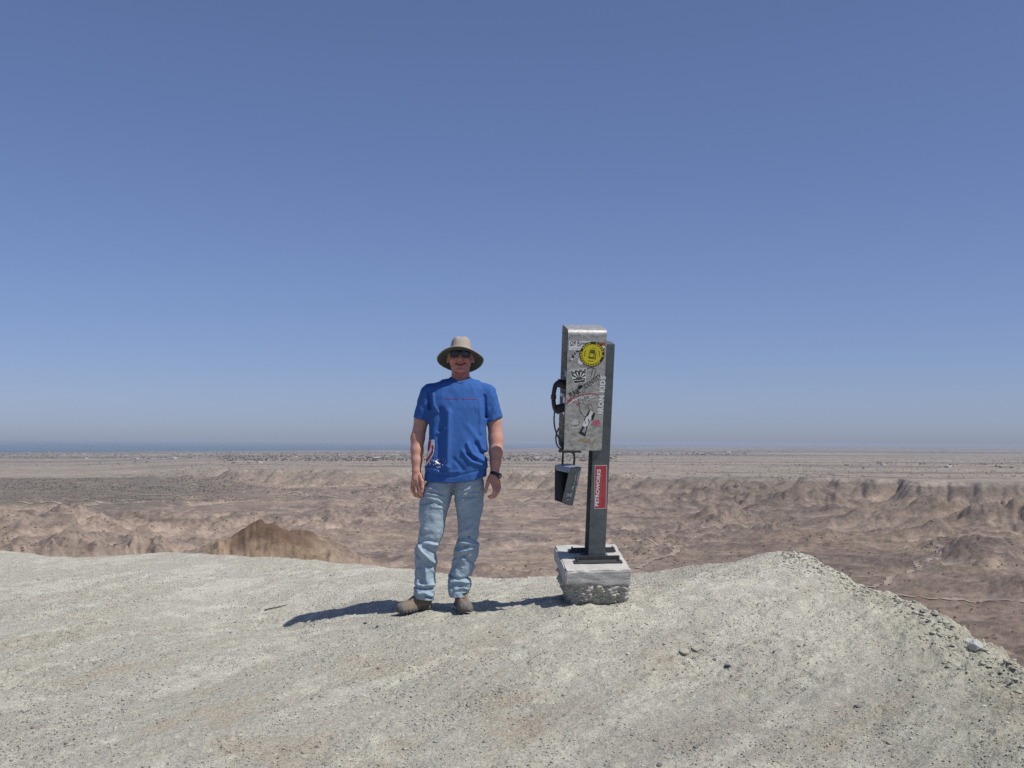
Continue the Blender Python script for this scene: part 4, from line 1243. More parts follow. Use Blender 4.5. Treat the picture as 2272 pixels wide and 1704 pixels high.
def body_sd(P):
    d = np.full(len(P), 9.0)
    Z = P[:, 2]
    def part(mask, fn, k):
        m = np.nonzero(mask)[0]
        if len(m): d[m] = smin(d[m], fn(P[m]), k)
    part(Z > pm(0, 880, 0)[2], head_sd, 0.0)
    # trunk (under the clothes)
    def trunk(Q):
        e = sd_ell(Q, pm(1015, 908, 0.03), (0.150, 0.078, 0.14))
        e = smin(e, sd_ell(Q, pm(1012, 990, 0.02), (0.135, 0.090, 0.17)), 0.05)
        e = smin(e, sd_ell(Q, pm(1008, 1062, 0.02), (0.130, 0.080, 0.08)), 0.05)
        for s in (-1, 1): e = smin(e, sd_cone(Q, pm(1018 + s * 12, 866, 0.03), pm(1016 + s * 58, 882, 0.02), 0.042, 0.040), 0.04)
        return e
    part((Z < pm(0, 830, 0)[2]) & (Z > pm(0, 1110, 0)[2]), trunk, 0.05)
    for A, H, s in ((ARM_R, HAND_R, -1), (ARM_L, HAND_L, 1)):
        side = (P[:, 0] - pm(1012, 900, 0)[0]) * s > 0.08
        part(side & (Z > pm(0, 1075, 0)[2]), lambda Q: chain(Q, np.full(len(Q), 9.0), A, 0.02), 0.02)
        part(side & (Z > pm(0, 1125, 0)[2]) & (Z < pm(0, 1030, 0)[2]), lambda Q: hand_sd(Q, H, s), 0.014)
    for pts in (((975, 1085), (956, 1200), (943, 1322)), ((1040, 1085), (1037, 1200), (1019, 1315))):
        hip, knee, ank = pm(*pts[0], 0.02), pm(*pts[1], -0.005), pm(*pts[2], 0.02)
        part(Z < pm(0, 1050, 0)[2], lambda Q: smin(sd_cone(Q, hip, knee, 0.058, 0.044), sd_cone(Q, knee, ank, 0.043, 0.034), 0.02), 0.03)
    return d


def slices(P, rows, exps=2.5):
    """upright body given by rows of (py, left px, right px, half depth, dy)"""
    r = np.array(rows, float)
    z = np.array([pm(1010, q, 0)[2] for q in r[:, 0]])
    cx = np.array([(pm(a, y, 0)[0] + pm(b, y, 0)[0]) / 2 for y, a, b in r[:, :3]]); hw = np.array([(pm(b, y, 0)[0] - pm(a, y, 0)[0]) / 2 for y, a, b in r[:, :3]])
    o = np.argsort(z); z, cx, hw, dp, dy = z[o], cx[o], hw[o], r[o, 3], r[o, 4]
    Z = P[:, 2]
    g = lambda v: np.interp(Z, z, v)
    a, b = g(hw), g(dp)
    q = ((np.abs(P[:, 0] - g(cx)) / a) ** exps + (np.abs(P[:, 1] - g(dy)) / b) ** exps) ** (1 / exps)
    d = (q - 1) * np.minimum(a, b)
    return np.maximum(d, np.maximum(z[0] - Z, Z - z[-1]))


TORSO = [(846, 985, 1058, 0.085, 0.03), (852, 962, 1074, 0.094, 0.026), (862, 951, 1084, 0.106, 0.022), (880, 948, 1087, 0.118, 0.014), (905, 950, 1084, 0.130, 0.006), (942, 952, 1079, 0.137, 0.0), (970, 952, 1079.5, 0.140, -0.006), (997, 949.5, 1081.5, 0.144, -0.012),
         (1030, 945.5, 1081.5, 0.144, -0.012), (1056, 942, 1078.5, 0.141, -0.008), (1080, 941, 1078, 0.139, -0.006)]


def xz(*pts): return [pm(a, b, 0)[[0, 2]] for a, b in pts]


NECK_RX, NECK_RY, NECK_Y = 0.0725, 0.084, 0.018


def shirt_sd(P, neck=True):
    d = slices(P, TORSO)
    hems = []
    for A, s, hemc, hr in ((ARM_R, -1, (935.3, 930.5), 0.0535), (ARM_L, 1, (1094.8, 934), 0.0565)):
        d = smin(d, sd_cone(P, pm(1019 + s * 17, 854, 0.03), pm(1016 + s * 61, 873, 0.02), 0.050, 0.054), 0.03)
        sh = pm(1016 + s * 65, 873, 0.018); hm = pm(*hemc, 0.022)
        sl = sd_cone(P, sh, hm + (hm - sh) * 0.25, 0.060, hr + 0.002, 1.12)
        ax = (hm - sh) / np.linalg.norm(hm - sh)
        cutn = ax + np.array([0.22 if s > 0 else -0.05, 0, 0]); cutn /= np.linalg.norm(cutn)
        side = (P - hm) @ cutn
        wr = fold_noise(P, 0.05, 0.07, 401 + s) * 0.005
        sl = smax(sl + wr, side, 0.004)
        inner = sd_cone(P, sh + (hm - sh) * 0.75, hm + (hm - sh) * 0.4, hr - 0.006, hr - 0.004, 1.1)
        sl = smax(sl, -inner, 0.003)
        d = smin(d, sl, 0.028)
    # folds
    n = fold_noise(P, 0.10, 0.22, 405, 3) * 0.0045 + fbm(P[:, 0] * 0.9 + P[:, 2] * 0.5, P[:, 2] * 0.25 - P[:, 0] * 0.4 + P[:, 1], 0.06, 409, 2) * 0.0016
    d = d + n
    for pts, w, a in ((xz((1040, 985), (1050, 1008), (1075, 1022)), 0.013, -0.015), (xz((1030, 1002), (1045, 1022), (1078, 1034)), 0.012, -0.012), (xz((1040, 1006), (1055, 1018)), 0.014, 0.015), (xz((1058, 985), (1066, 1002), (1080, 1010)), 0.014, 0.016),
                      (xz((955, 905), (952, 870)), 0.012, 0.010), (xz((962, 875), (964, 900), (975, 915)), 0.010, -0.008), (xz((1075, 880), (1078, 925)), 0.011, 0.009), (xz((1066, 890), (1068, 960)), 0.012, -0.005),
                      (xz((998, 915), (996, 1040)), 0.018, -0.015), (xz((980, 912), (978, 1020)), 0.024, 0.014), (xz((975, 962), (990, 952)), 0.010, -0.008), (xz((945, 1035), (985, 1048), (1020, 1045)), 0.010, -0.006),
                      (xz((960, 1022), (1000, 1036)), 0.010, -0.006), (xz((1010, 1018), (1030, 1040)), 0.012, 0.006), (xz((1040, 945), (1062, 975)), 0.016, -0.005), (xz((945, 1047), (1010, 1056), (1078, 1040)), 0.006, 0.0035)):
        d = d + a * seg_bump(P, pts, w)
    # neck opening: an upright oval round the neck
    if neck:
        q = np.sqrt(((P[:, 0] - pm(HX - 0.5, 838, 0)[0]) / NECK_RX) ** 2 + ((P[:, 1] - NECK_Y) / NECK_RY) ** 2)
        d = smax(d, np.minimum((1 - q) * 0.075, P[:, 2] - pm(1010, 872, 0)[2]), 0.003)
    # hem
    hz = np.interp(P[:, 0], [pm(x, 1060, 0)[0] for x in (942, 970, 1010, 1045, 1078)], [pm(1010, y, 0)[2] for y in (1066.5, 1069, 1070, 1066, 1056)])
    d = smax(d, hz - P[:, 2] - 0.012 * np.clip(P[:, 1] / 0.14, -0, 1), 0.003)
    inn = slices(P, [(q[0], q[1] + 3.6, q[2] - 3.6, q[3] - 0.010, q[4]) for q in TORSO if q[0] > 1000])
    d = smax(d, -np.maximum(inn, P[:, 2] - hz - 0.03), 0.003)
    return d


LEG_R = [(1040, 952, 1016, 0.112, 0.0), (1063, 950, 1012, 0.112, 0.0), (1071, 945.5, 1010, 0.118, 0.0), (1085, 938, 1007, 0.120, 0.0), (1097, 935, 1004.5, 0.116, 0.0), (1112, 932, 1000, 0.112, 0.0), (1136, 930, 993, 0.105, -0.005), (1148, 929.5, 990, 0.102, -0.008), (1175, 930.5, 985, 0.094, -0.014), (1192, 928, 981, 0.090, -0.016),
         (1206, 924, 975, 0.086, -0.016), (1218, 921, 971, 0.084, -0.012), (1250, 921, 967, 0.080, 0.0), (1269, 921.5, 966, 0.079, 0.002), (1290, 919, 965.5, 0.082, 0.0), (1305, 917.5, 964.5, 0.086, -0.004), (1317, 920, 964, 0.086, -0.006), (1334, 923, 961, 0.084, -0.006)]
LEG_L = [(1040, 1004, 1067, 0.112, 0.0), (1054, 1005, 1070, 0.112, 0.0), (1068, 1006, 1074.5, 0.118, 0.0), (1085, 1006.5, 1075, 0.120, 0.0), (1105, 1008, 1072.5, 0.114, 0.0), (1136, 1013, 1070, 0.105, -0.004), (1156, 1015, 1065.5, 0.100, -0.008), (1175, 1016.5, 1063, 0.094, -0.012), (1190, 1016.5, 1061, 0.090, -0.014), (1205, 1012, 1062, 0.087, -0.014),
         (1214, 1009.5, 1063.5, 0.086, -0.012), (1232, 1007, 1060, 0.083, -0.006), (1250, 1004, 1056.5, 0.080, 0.0), (1270, 998, 1048, 0.080, 0.004), (1281, 995, 1043.5, 0.082, 0.002), (1293, 992.5, 1044, 0.085, 0.0), (1305, 993.5, 1043.5, 0.085, -0.002), (1325, 998, 1036, 0.082, -0.004)]


def jeans_sd(P):
    a = slices(P, LEG_R, 2.3); b = slices(P, LEG_L, 2.3)
    low = sstep(pm(0, 1180, 0)[2], pm(0, 1230, 0)[2], P[:, 2]) * sstep(pm(0, 1345, 0)[2], pm(0, 1300, 0)[2], P[:, 2])
    for which in (0, 1):
        d = (a, b)[which]
        n = fold_noise(P, 0.10, 0.060, 431 + which, 3) * 0.0042 + fbm(P[:, 0] * 0.7 + P[:, 2] * 0.9, P[:, 0] * -0.5 + P[:, 2] * 0.6 + P[:, 1], 0.06, 441 + which, 3) * (0.002 + 0.005 * low)
        d = d + n
        if which == 0: a = d
        else: b = d
    fa = ((xz((944, 1080), (968, 1084), (984, 1092)), 0.007, -0.006), (xz((946, 1093), (985, 1100)), 0.006, -0.006), (xz((956, 1088), (986, 1096)), 0.006, 0.005), (xz((948, 1102), (975, 1108), (992, 1120)), 0.008, -0.007), (xz((955, 1110), (985, 1118)), 0.006, 0.006), (xz((935, 1116), (960, 1113)), 0.008, 0.007), (xz((960, 1122), (990, 1126)), 0.006, -0.004),
          (xz((926, 1206), (952, 1194), (968, 1200)), 0.010, 0.010), (xz((930, 1208), (938, 1220), (955, 1238), (966, 1246)), 0.010, -0.016), (xz((950, 1208), (962, 1222), (970, 1228)), 0.011, 0.012), (xz((940, 1200), (975, 1208)), 0.009, -0.008), (xz((928, 1228), (938, 1240)), 0.010, 0.010),
          (xz((945, 1250), (950, 1290)), 0.012, -0.008), (xz((935, 1245), (936, 1290)), 0.012, 0.009), (xz((922, 1300), (942, 1304), (962, 1303)), 0.008, 0.016), (xz((938, 1296), (963, 1295)), 0.007, -0.010), (xz((930, 1314), (945, 1310), (962, 1320)), 0.008, -0.010), (xz((945, 1318), (958, 1324)), 0.007, 0.007), (xz((932, 1160), (938, 1180)), 0.012, 0.007))
    for pts, w, k in fa: a = a + k * seg_bump(P, pts, w)
    fb = ((xz((1032, 1086), (1070, 1076)), 0.007, -0.005), (xz((1030, 1096), (1064, 1092)), 0.006, -0.006), (xz((1028, 1102), (1056, 1099)), 0.005, 0.005), (xz((1030, 1110), (1060, 1104)), 0.006, -0.005), (xz((1018, 1182), (1045, 1170), (1060, 1156)), 0.010, -0.007), (xz((1020, 1192), (1042, 1188)), 0.009, 0.008),
          (xz((1042, 1188), (1050, 1196), (1062, 1200)), 0.008, 0.012), (xz((1022, 1200), (1048, 1204), (1062, 1206)), 0.008, -0.012), (xz((1012, 1222), (1040, 1218), (1062, 1209)), 0.009, -0.012), (xz((1014, 1212), (1040, 1208)), 0.008, 0.011), (xz((1008, 1236), (1030, 1230)), 0.009, 0.008), (xz((1034, 1232), (1046, 1246), (1056, 1250)), 0.010, 0.012),
          (xz((1012, 1262), (1030, 1240), (1050, 1226)), 0.010, -0.008), (xz((1000, 1276), (1020, 1282), (1042, 1279)), 0.008, 0.016), (xz((1002, 1288), (1022, 1286), (1042, 1290)), 0.007, -0.011), (xz((1000, 1298), (1014, 1295)), 0.007, 0.008), (xz((1012, 1304), (1030, 1300), (1040, 1306)), 0.007, -0.007), (xz((1014, 1309), (1034, 1308)), 0.005, 0.006))
    for pts, w, k in fb: b = b + k * seg_bump(P, pts, w)
    for A, y0, tilt in (('a', 1327, -0.10), ('b', 1323, 0.0)):
        z0 = pm(1010, y0, 0)[2]; rows = LEG_R if A == 'a' else LEG_L
        hz = z0 - 0.022 * np.clip((P[:, 1] + 0.02) / 0.08, 0, 1) + (tilt * (P[:, 0] - pm(942, 0, 0)[0]) if A == 'a' else 0)
        inn = slices(P, [(q[0], q[1] + 2.5, q[2] - 2.5, q[3] - 0.007, q[4]) for q in rows if q[0] > 1260], 2.3)
        d = a if A == 'a' else b
        d = smax(d, hz - P[:, 2], 0.003); d = smax(d, -np.maximum(inn, P[:, 2] - hz - 0.03), 0.003)
        if A == 'a': a = d
        else: b = d
    d = smin(a, b, 0.012)
    # fly and front seam
    d = d - 0.0025 * seg_bump(P, xz((1010, 1068), (1008, 1090), (1005, 1098)), 0.004)
    d = np.maximum(d, P[:, 2] - pm(1010, 1052, 0)[2])
    return d


def skin_mat():
    m = mat('skin', rough=0.52, spec=0.35, attr='tint', noise=(60, 0.07), bump=(160, 0.0008))
    b = m.node_tree.nodes['Principled BSDF']
    b.inputs['Subsurface Weight'].default_value = 0.12
    b.inputs['Subsurface Radius'].default_value = (0.012, 0.004, 0.002)
    return m


def cloth_mat(name, col, noise_amt, weave=900, fade=None):
    m = mat(name, col, rough=0.9, spec=0.15, noise=(14, noise_amt), bump=(weave, 0.0012))
    if fade:
        nt = m.node_tree; b = nt.nodes['Principled BSDF']; tc = nt.nodes['Texture Coordinate']
        n = nt.nodes.new('ShaderNodeTexNoise'); n.inputs['Scale'].default_value = 7; n.inputs['Detail'].default_value = 4
        nt.links.new(tc.outputs['Object'], n.inputs['Vector'])
        r = nt.nodes.new('ShaderNodeValToRGB'); r.color_ramp.elements[0].color = (*col, 1); r.color_ramp.elements[1].color = (*fade, 1)
        r.color_ramp.elements[0].position = 0.38; r.color_ramp.elements[1].position = 0.66
        nt.links.new(n.outputs['Fac'], r.inputs[0])
        old = b.inputs['Base Color'].links[0].from_node
        nt.links.new(r.outputs[0], old.inputs[0])
    return m


def build_person():
    V, Fc = polygonise(body_sd, (-0.36, -0.16, 0.02), (0.36, 0.22, 1.84), 0.0042)
    me = np_mesh('person', V, Fc)
    root = link_mesh('person', me, skin_mat(), None, True)
    root.location = MAN_O
    tag(root, 'man in a blue T-shirt, faded jeans and tan brimmed hat standing beside the pay phone', 'person')
    # colour of the skin: ruddier face and hands, lips, stubble, nails
    base = np.array([0.52, 0.275, 0.205]); col = np.tile(base, (len(V), 1))
    z = lambda py: pm(1010, py, 0)[2]
    face = sstep(z(850), z(835), V[:, 2])[:, None]
    col = col * (1 - face) + np.array([0.52, 0.215, 0.16]) * face
    xc = pm(HX, 800, 0)[0]
    g = np.exp(-(((V[:, 0] - xc - 0.003) / 0.022) ** 2 + ((V[:, 2] - z(800)) / 0.018) ** 2 + ((V[:, 1] - HY0 + 0.11) / 0.03) ** 2))[:, None]
    col = col * (1 - 0.45 * g) + np.array([0.46, 0.15, 0.12]) * 0.45 * g
    ml = MOUTH
    lip = (seg_bump(V, [q - np.array([0, 0.004]) for q in ml], 0.0085) * (V[:, 1] < HY0 - 0.07))[:, None] * 0.7
    col = col * (1 - lip) + np.array([0.36, 0.12, 0.105]) * lip
    inner = (seg_bump(V, ml, 0.0035) * (V[:, 1] < HY0 - 0.06))[:, None] * 0.8
    col = col * (1 - inner) + np.array([0.10, 0.03, 0.028]) * inner
    stub = (sstep(z(806), z(814), V[:, 2]) * 0 + sstep(z(812), z(818), V[:, 2]) * sstep(z(834), z(826), V[:, 2]) * (V[:, 1] < HY0))[:, None] * 0.12
    col = col * (1 - stub) + np.array([0.36, 0.28, 0.25]) * stub
    for H in (HAND_R, HAND_L):
        k = np.exp(-((V - H['palm'][1][0]) ** 2).sum(1) / 0.06 ** 2)[:, None] * 0.5
        col = col * (1 - k) + np.array([0.45, 0.205, 0.16]) * k
        for j in H['fingers']:
            for q in (j[0], j[1]):
                w = np.exp(-((V - pm(*q)) ** 2).sum(1) / 0.011 ** 2)[:, None] * 0.35
                col = col * (1 - w) + np.array([0.42, 0.17, 0.13]) * w
    color_attr(me, col)
    # shirt
    Vs, Fs = polygonise(shirt_sd, (-0.34, -0.19, pm(0, 1074, 0)[2]), (0.36, 0.20, pm(0, 822, 0)[2]), 0.0042)
    sme = np_mesh('t_shirt', Vs, Fs)
    shirt = link_mesh('t_shirt', sme, cloth_mat('blue_cotton', (0.042, 0.120, 0.355), 0.10), root, True)
    Vj, Fj = polygonise(jeans_sd, (-0.30, -0.17, pm(0, 1340, 0)[2]), (0.24, 0.17, pm(0, 1046, 0)[2]), 0.0042)
    jme = np_mesh('jeans', Vj, Fj)
    jeans = link_mesh('jeans', jme, cloth_mat('washed_denim', (0.275, 0.360, 0.430), 0.06, 700, (0.335, 0.415, 0.480)), root, True)
    # collar: a ribbed band round the neck opening
    bvh = BVHTree.FromPolygons([tuple(v) for v in Vs], [tuple(f) for f in Fs])
    ring = []; ctr = pm(HX - 0.5, 838, 0)
    zz = np.linspace(pm(0, 800, 0)[2], pm(0, 870, 0)[2], 300)
    for a in np.linspace(0, 2 * pi, 48, endpoint=False):
        x = ctr[0] + NECK_RX * 0.985 * cos(a); y = NECK_Y + NECK_RY * 0.985 * sin(a)
        dd = shirt_sd(np.stack([np.full(300, x), np.full(300, y), zz], 1), False)
        k = np.nonzero(dd < 0)[0]
        ring.append(Vector((x, y, zz[k[0]] if len(k) else pm(0, 838, 0)[2])))
    for _ in range(3): ring = [(ring[i - 1] + ring[i] * 2 + ring[(i + 1) % len(ring)]) / 4 for i in range(len(ring))]
    bm = bmesh.new(); n = len(ring); rr = []
    for i, p in enumerate(ring):
        t = (ring[(i + 1) % n] - ring[i - 1]).normalized(); out = Vector((p.x - ring[0].x * 0, p.y - 0.012, 0)); out = (Vector((p.x - pm(HX, 838)[0], p.y - NECK_Y, 0))).normalized()
        upv = Vector((0, 0, 1)); upv = (upv + out * -0.75).normalized()
        sec = []
        for k in range(8):
            b = 2 * pi * k / 8
            sec.append(bm.verts.new(p + out * (0.0042 * cos(b)) + upv * (0.0095 * sin(b) + 0.002)))
        rr.append(sec)
    for i in range(n):
        for k in range(8): bm.faces.new((rr[i][k], rr[i][(k + 1) % 8], rr[(i + 1) % n][(k + 1) % 8], rr[(i + 1) % n][k]))
    bm_obj('collar', bm, shirt.data.materials[0], shirt, True)
    return root, shirt, jeans, bvh


person, shirt, jeans, shirt_bvh = build_person()


# ---- hair, teeth, sunglasses, hat
def build_head_things():
    M_hair = mat('grey_hair', (0.33, 0.30, 0.26), rough=0.7, noise=(180, 0.4), bump=(220, 0.003))
    def hair(P):
        d = sd_ell(P, pm(HX, 785, HY0 + 0.014), (0.0845, 0.104, 0.104))
        d = d + fbm(P[:, 0] * 3 + P[:, 1] * 7, P[:, 2] * 2, 0.05, 451, 3) * 0.004
        d = smax(d, HY0 - 0.038 - P[:, 1] + 0.9 * np.clip(pm(0, 793, 0)[2] - P[:, 2], 0, 1), 0.004)       # front hair line, recedes below the temple
        d = smax(d, pm(0, 808, 0)[2] - P[:, 2], 0.004)
        return smax(d, P[:, 2] - pm(0, 770, 0)[2], 0.004)
    V, Fc = polygonise(hair, (-0.08, -0.08, 1.58), (0.15, 0.15, 1.76), 0.0045)
    link_mesh('hair', np_mesh('hair', V, Fc), M_hair, person, True)
    bm = bmesh.new()
    pts = [pm(HX - 6.5, 808.4, HY0 - 0.079), pm(HX - 2, 809.9, HY0 - 0.086), pm(HX + 2.5, 810.2, HY0 - 0.087), pm(HX + 7, 808.8, HY0 - 0.082), pm(HX + 10, 807.4, HY0 - 0.074)]
    bm_tube(bm, smooth_path([tuple(p) for p in pts], 4), 0.0036, 8)
    bm_obj('teeth', bm, mat('teeth', (0.68, 0.62, 0.52), rough=0.35), person, True)
    # sunglasses
    M_lens = mat('dark_lens', (0.012, 0.016, 0.018), rough=0.08, spec=0.6)
    M_frame = mat('glasses_frame', (0.02, 0.018, 0.016), rough=0.35)
    fr = bmesh.new(); lenses = []
    for s, cx in ((-1, HX - 11.0), (1, HX + 12.5)):
        c = Vector(pm(cx, 786.5, HY0 - 0.1085)); rim = []
        wv, hv = 0.0275, 0.0205
        grid = []
        for ri in np.linspace(0, 1, 6):
            row = []
            for a in np.linspace(0, 2 * pi, 24, endpoint=False):
                e = 2.8; q = (abs(cos(a)) ** e + abs(sin(a)) ** e) ** (-1 / e)
                x = wv * q * cos(a) * ri; z = hv * q * sin(a) * ri - 0.003 * (1 if sin(a) < 0 else 0) * ri
                y = 3.2 * (x - s * -0.012) ** 2 + 2.0 * z * z + s * x * 0.28
                row.append(c + Vector((x, y, z)))
            grid.append(row)
        b2 = bmesh.new(); vv = [[b2.verts.new(p) for p in row] for row in grid[1:]]; ce = b2.verts.new(grid[0][0])
        for k in range(24):
            b2.faces.new((ce, vv[0][k], vv[0][(k + 1) % 24]))
            for i in range(4): b2.faces.new((vv[i][k], vv[i + 1][k], vv[i + 1][(k + 1) % 24], vv[i][(k + 1) % 24]))
        ext = bmesh.ops.extrude_face_region(b2, geom=b2.faces[:])
        for v in ext['geom']:
            if isinstance(v, bmesh.types.BMVert): v.co.y += 0.002
        lenses.append(b2)
        bm_tube(fr, grid[-1] + [grid[-1][0]], 0.0017, 6)
        hinge = grid[-1][2 if s > 0 else 10]
        bm_tube(fr, smooth_path([hinge, Vector(pm(HX + s * 26.5, 783.5, HY0 - 0.06)), Vector(pm(HX + s * 28.5, 784.5, HY0 + 0.02))], 5), 0.0022, 6)
    bl = Vector(pm(HX - 2.2, 784, HY0 - 0.111)); brr = Vector(pm(HX + 4.2, 784, HY0 - 0.111))
    bm_tube(fr, smooth_path([bl, (bl + brr) / 2 + Vector((0, -0.004, 0.003)), brr], 4), 0.0022, 6)
    fo = bm_obj('sunglasses', fr, M_frame, person, True)
    for b2 in lenses: bm_obj('lens', b2, M_lens, fo, True)
    # hat
    M_hat = mat('tan_canvas', (0.37, 0.33, 0.275), rough=0.9, spec=0.15, noise=(20, 0.07), bump=(500, 0.0012))
    M_under = mat('hat_lining', (0.075, 0.085, 0.065), rough=0.9, noise=(30, 0.1))
    th = np.linspace(0, 2 * pi, 72, endpoint=False)
    H = [(0.0, 0.121), (0.024, 0.120), (0.042, 0.116), (0.053, 0.108), (0.0595, 0.096), (0.0645, 0.074), (0.068, 0.050), (0.073, 0.028), (0.0775, 0.010), (0.0805, 0.003), (0.086, 0.0), (0.100, -0.002), (0.115, -0.004), (0.132, -0.007), (0.146, -0.011), (0.151, -0.013)]
    def surf(r, zc, off):
        out = []
        for a in th:
            ex = 1.10 + 0.04 * sstep(0.08, 0.15, r)
            x = r * cos(a); y = r * sin(a) * ex
            k = float(sstep(0.082, 0.151, r))
            z = zc - k * (0.046 * max(0, sin(a)) ** 0.9 + 0.012 * abs(cos(a)) ** 3 - 0.012 * max(0, -sin(a)) ** 2)
            z += k * 0.005 * sin(3 * a + 0.6) + (1 - k) * 0.002 * sin(5 * a) * (zc > 0.02)
            if zc > 0.09: z += 0.006 * (1 - (x / 0.055) ** 2) * 0 - 0.004 * (abs(x) < 0.02)
            out.append((x, y, z + off))
        return out
    def sheet(off, flip):
        rows = [surf(max(r, 1e-4) - (0.0 if not flip else 0.0025 * (r < 0.082)), z, off) for r, z in H]
        Vh = np.array(rows).reshape(-1, 3); n = len(th); i = np.arange(len(H) * n).reshape(len(H), n)
        f = np.stack([i[:-1], i[1:], np.roll(i, -1, 1)[1:], np.roll(i, -1, 1)[:-1]], -1).reshape(-1, 4)
        return Vh, (f if not flip else f[:, ::-1])
    hat = empty('hat', (0, 0, 0), person)
    hat.location = Vector(pm(1021.5, 787.5, HY0 - 0.002)); hat.rotation_euler = (radians(-14), radians(1.0), 0)
    Vt, Ft = sheet(0.0, False)
    nr = len(th); cut = 10
    link_mesh('crown', np_mesh('crown', Vt[:(cut + 1) * nr], Ft[:cut * nr]), M_hat, hat, True)
    Vb, Fb = sheet(-0.0045, True)
    up = np_mesh('brim', Vt[cut * nr:], Ft[cut * nr:] - cut * nr)
    brim = link_mesh('brim', up, M_hat, hat, True)
    link_mesh('lining', np_mesh('lining', Vb, Fb), M_under, hat, True)
    eb = bmesh.new(); edge = [Vector(v) + Vector((0, 0, -0.0022)) for v in Vt[-nr:]]
    bm_tube(eb, edge + [edge[0]], 0.0032, 6)
    bm_obj('brim_edge', eb, M_hat, hat, True)
    # hat band: a low fold of the same canvas above the brim
    hb = bmesh.new(); rows = [surf(r + 0.0022, z, 0) for r, z in ((0.0685, 0.046), (0.073, 0.028), (0.0772, 0.011), (0.0795, 0.005))]
    vv = [[hb.verts.new(p) for p in row] for row in rows]
    for a_, b_ in zip(vv[:-1], vv[1:]):
        for k in range(nr): hb.faces.new((a_[k], b_[k], b_[(k + 1) % nr], a_[(k + 1) % nr]))
    bm_obj('hat_band', hb, M_hat, hat, True)


build_head_things()


# ---- watch
def build_watch():
    w = empty('wrist_watch', (0, 0, 0), person)
    c = Vector(pm(1098.3, 1052, -0.052)); tilt = radians(24)
    w.location = c; w.rotation_euler = (radians(-12), tilt, 0)
    bm = bmesh.new(); n = 36; rings = []
    for i in range(n):
        a = 2 * pi * i / n
        sec = []
        for dz, dr in ((-0.010, 0), (-0.010, 0.0035), (0.010, 0.0035), (0.010, 0)):
            rx_, ry_ = 0.0315 + dr, 0.0305 + dr
            sec.append(bm.verts.new((rx_ * cos(a), ry_ * sin(a), dz)))
        rings.append(sec)
    for i in range(n):
        for k in range(4): bm.faces.new((rings[i][k], rings[(i + 1) % n][k], rings[(i + 1) % n][(k + 1) % 4], rings[i][(k + 1) % 4]))
    bm_obj('strap', bm, M_black, w)
    d = Vector((0.86, -0.5, 0)).normalized()
    bm = bmesh.new(); bm_cyl(bm, d * 0.031, d * 0.043, 0.0185, 24); bm_obj('case', bm, M_dark, w)
    bm = bmesh.new(); bm_cyl(bm, d * 0.0425, d * 0.0445, 0.014, 20); bm_obj('dial', bm, mat('watch_dial', (0.14, 0.16, 0.15), rough=0.2), w)


build_watch()


# ---- shoes
M_leather = mat('brown_suede', (0.205, 0.158, 0.112), rough=0.9, noise=(28, 0.3), bump=(120, 0.003))
M_toe = mat('grey_rubber_toe', (0.165, 0.150, 0.135), rough=0.85, noise=(40, 0.25), bump=(90, 0.002))
M_sole = mat('dusty_sole', (0.115, 0.105, 0.095), rough=0.95, noise=(45, 0.3), bump=(90, 0.003))
M_lace = mat('brown_lace', (0.16, 0.085, 0.05), rough=0.9)


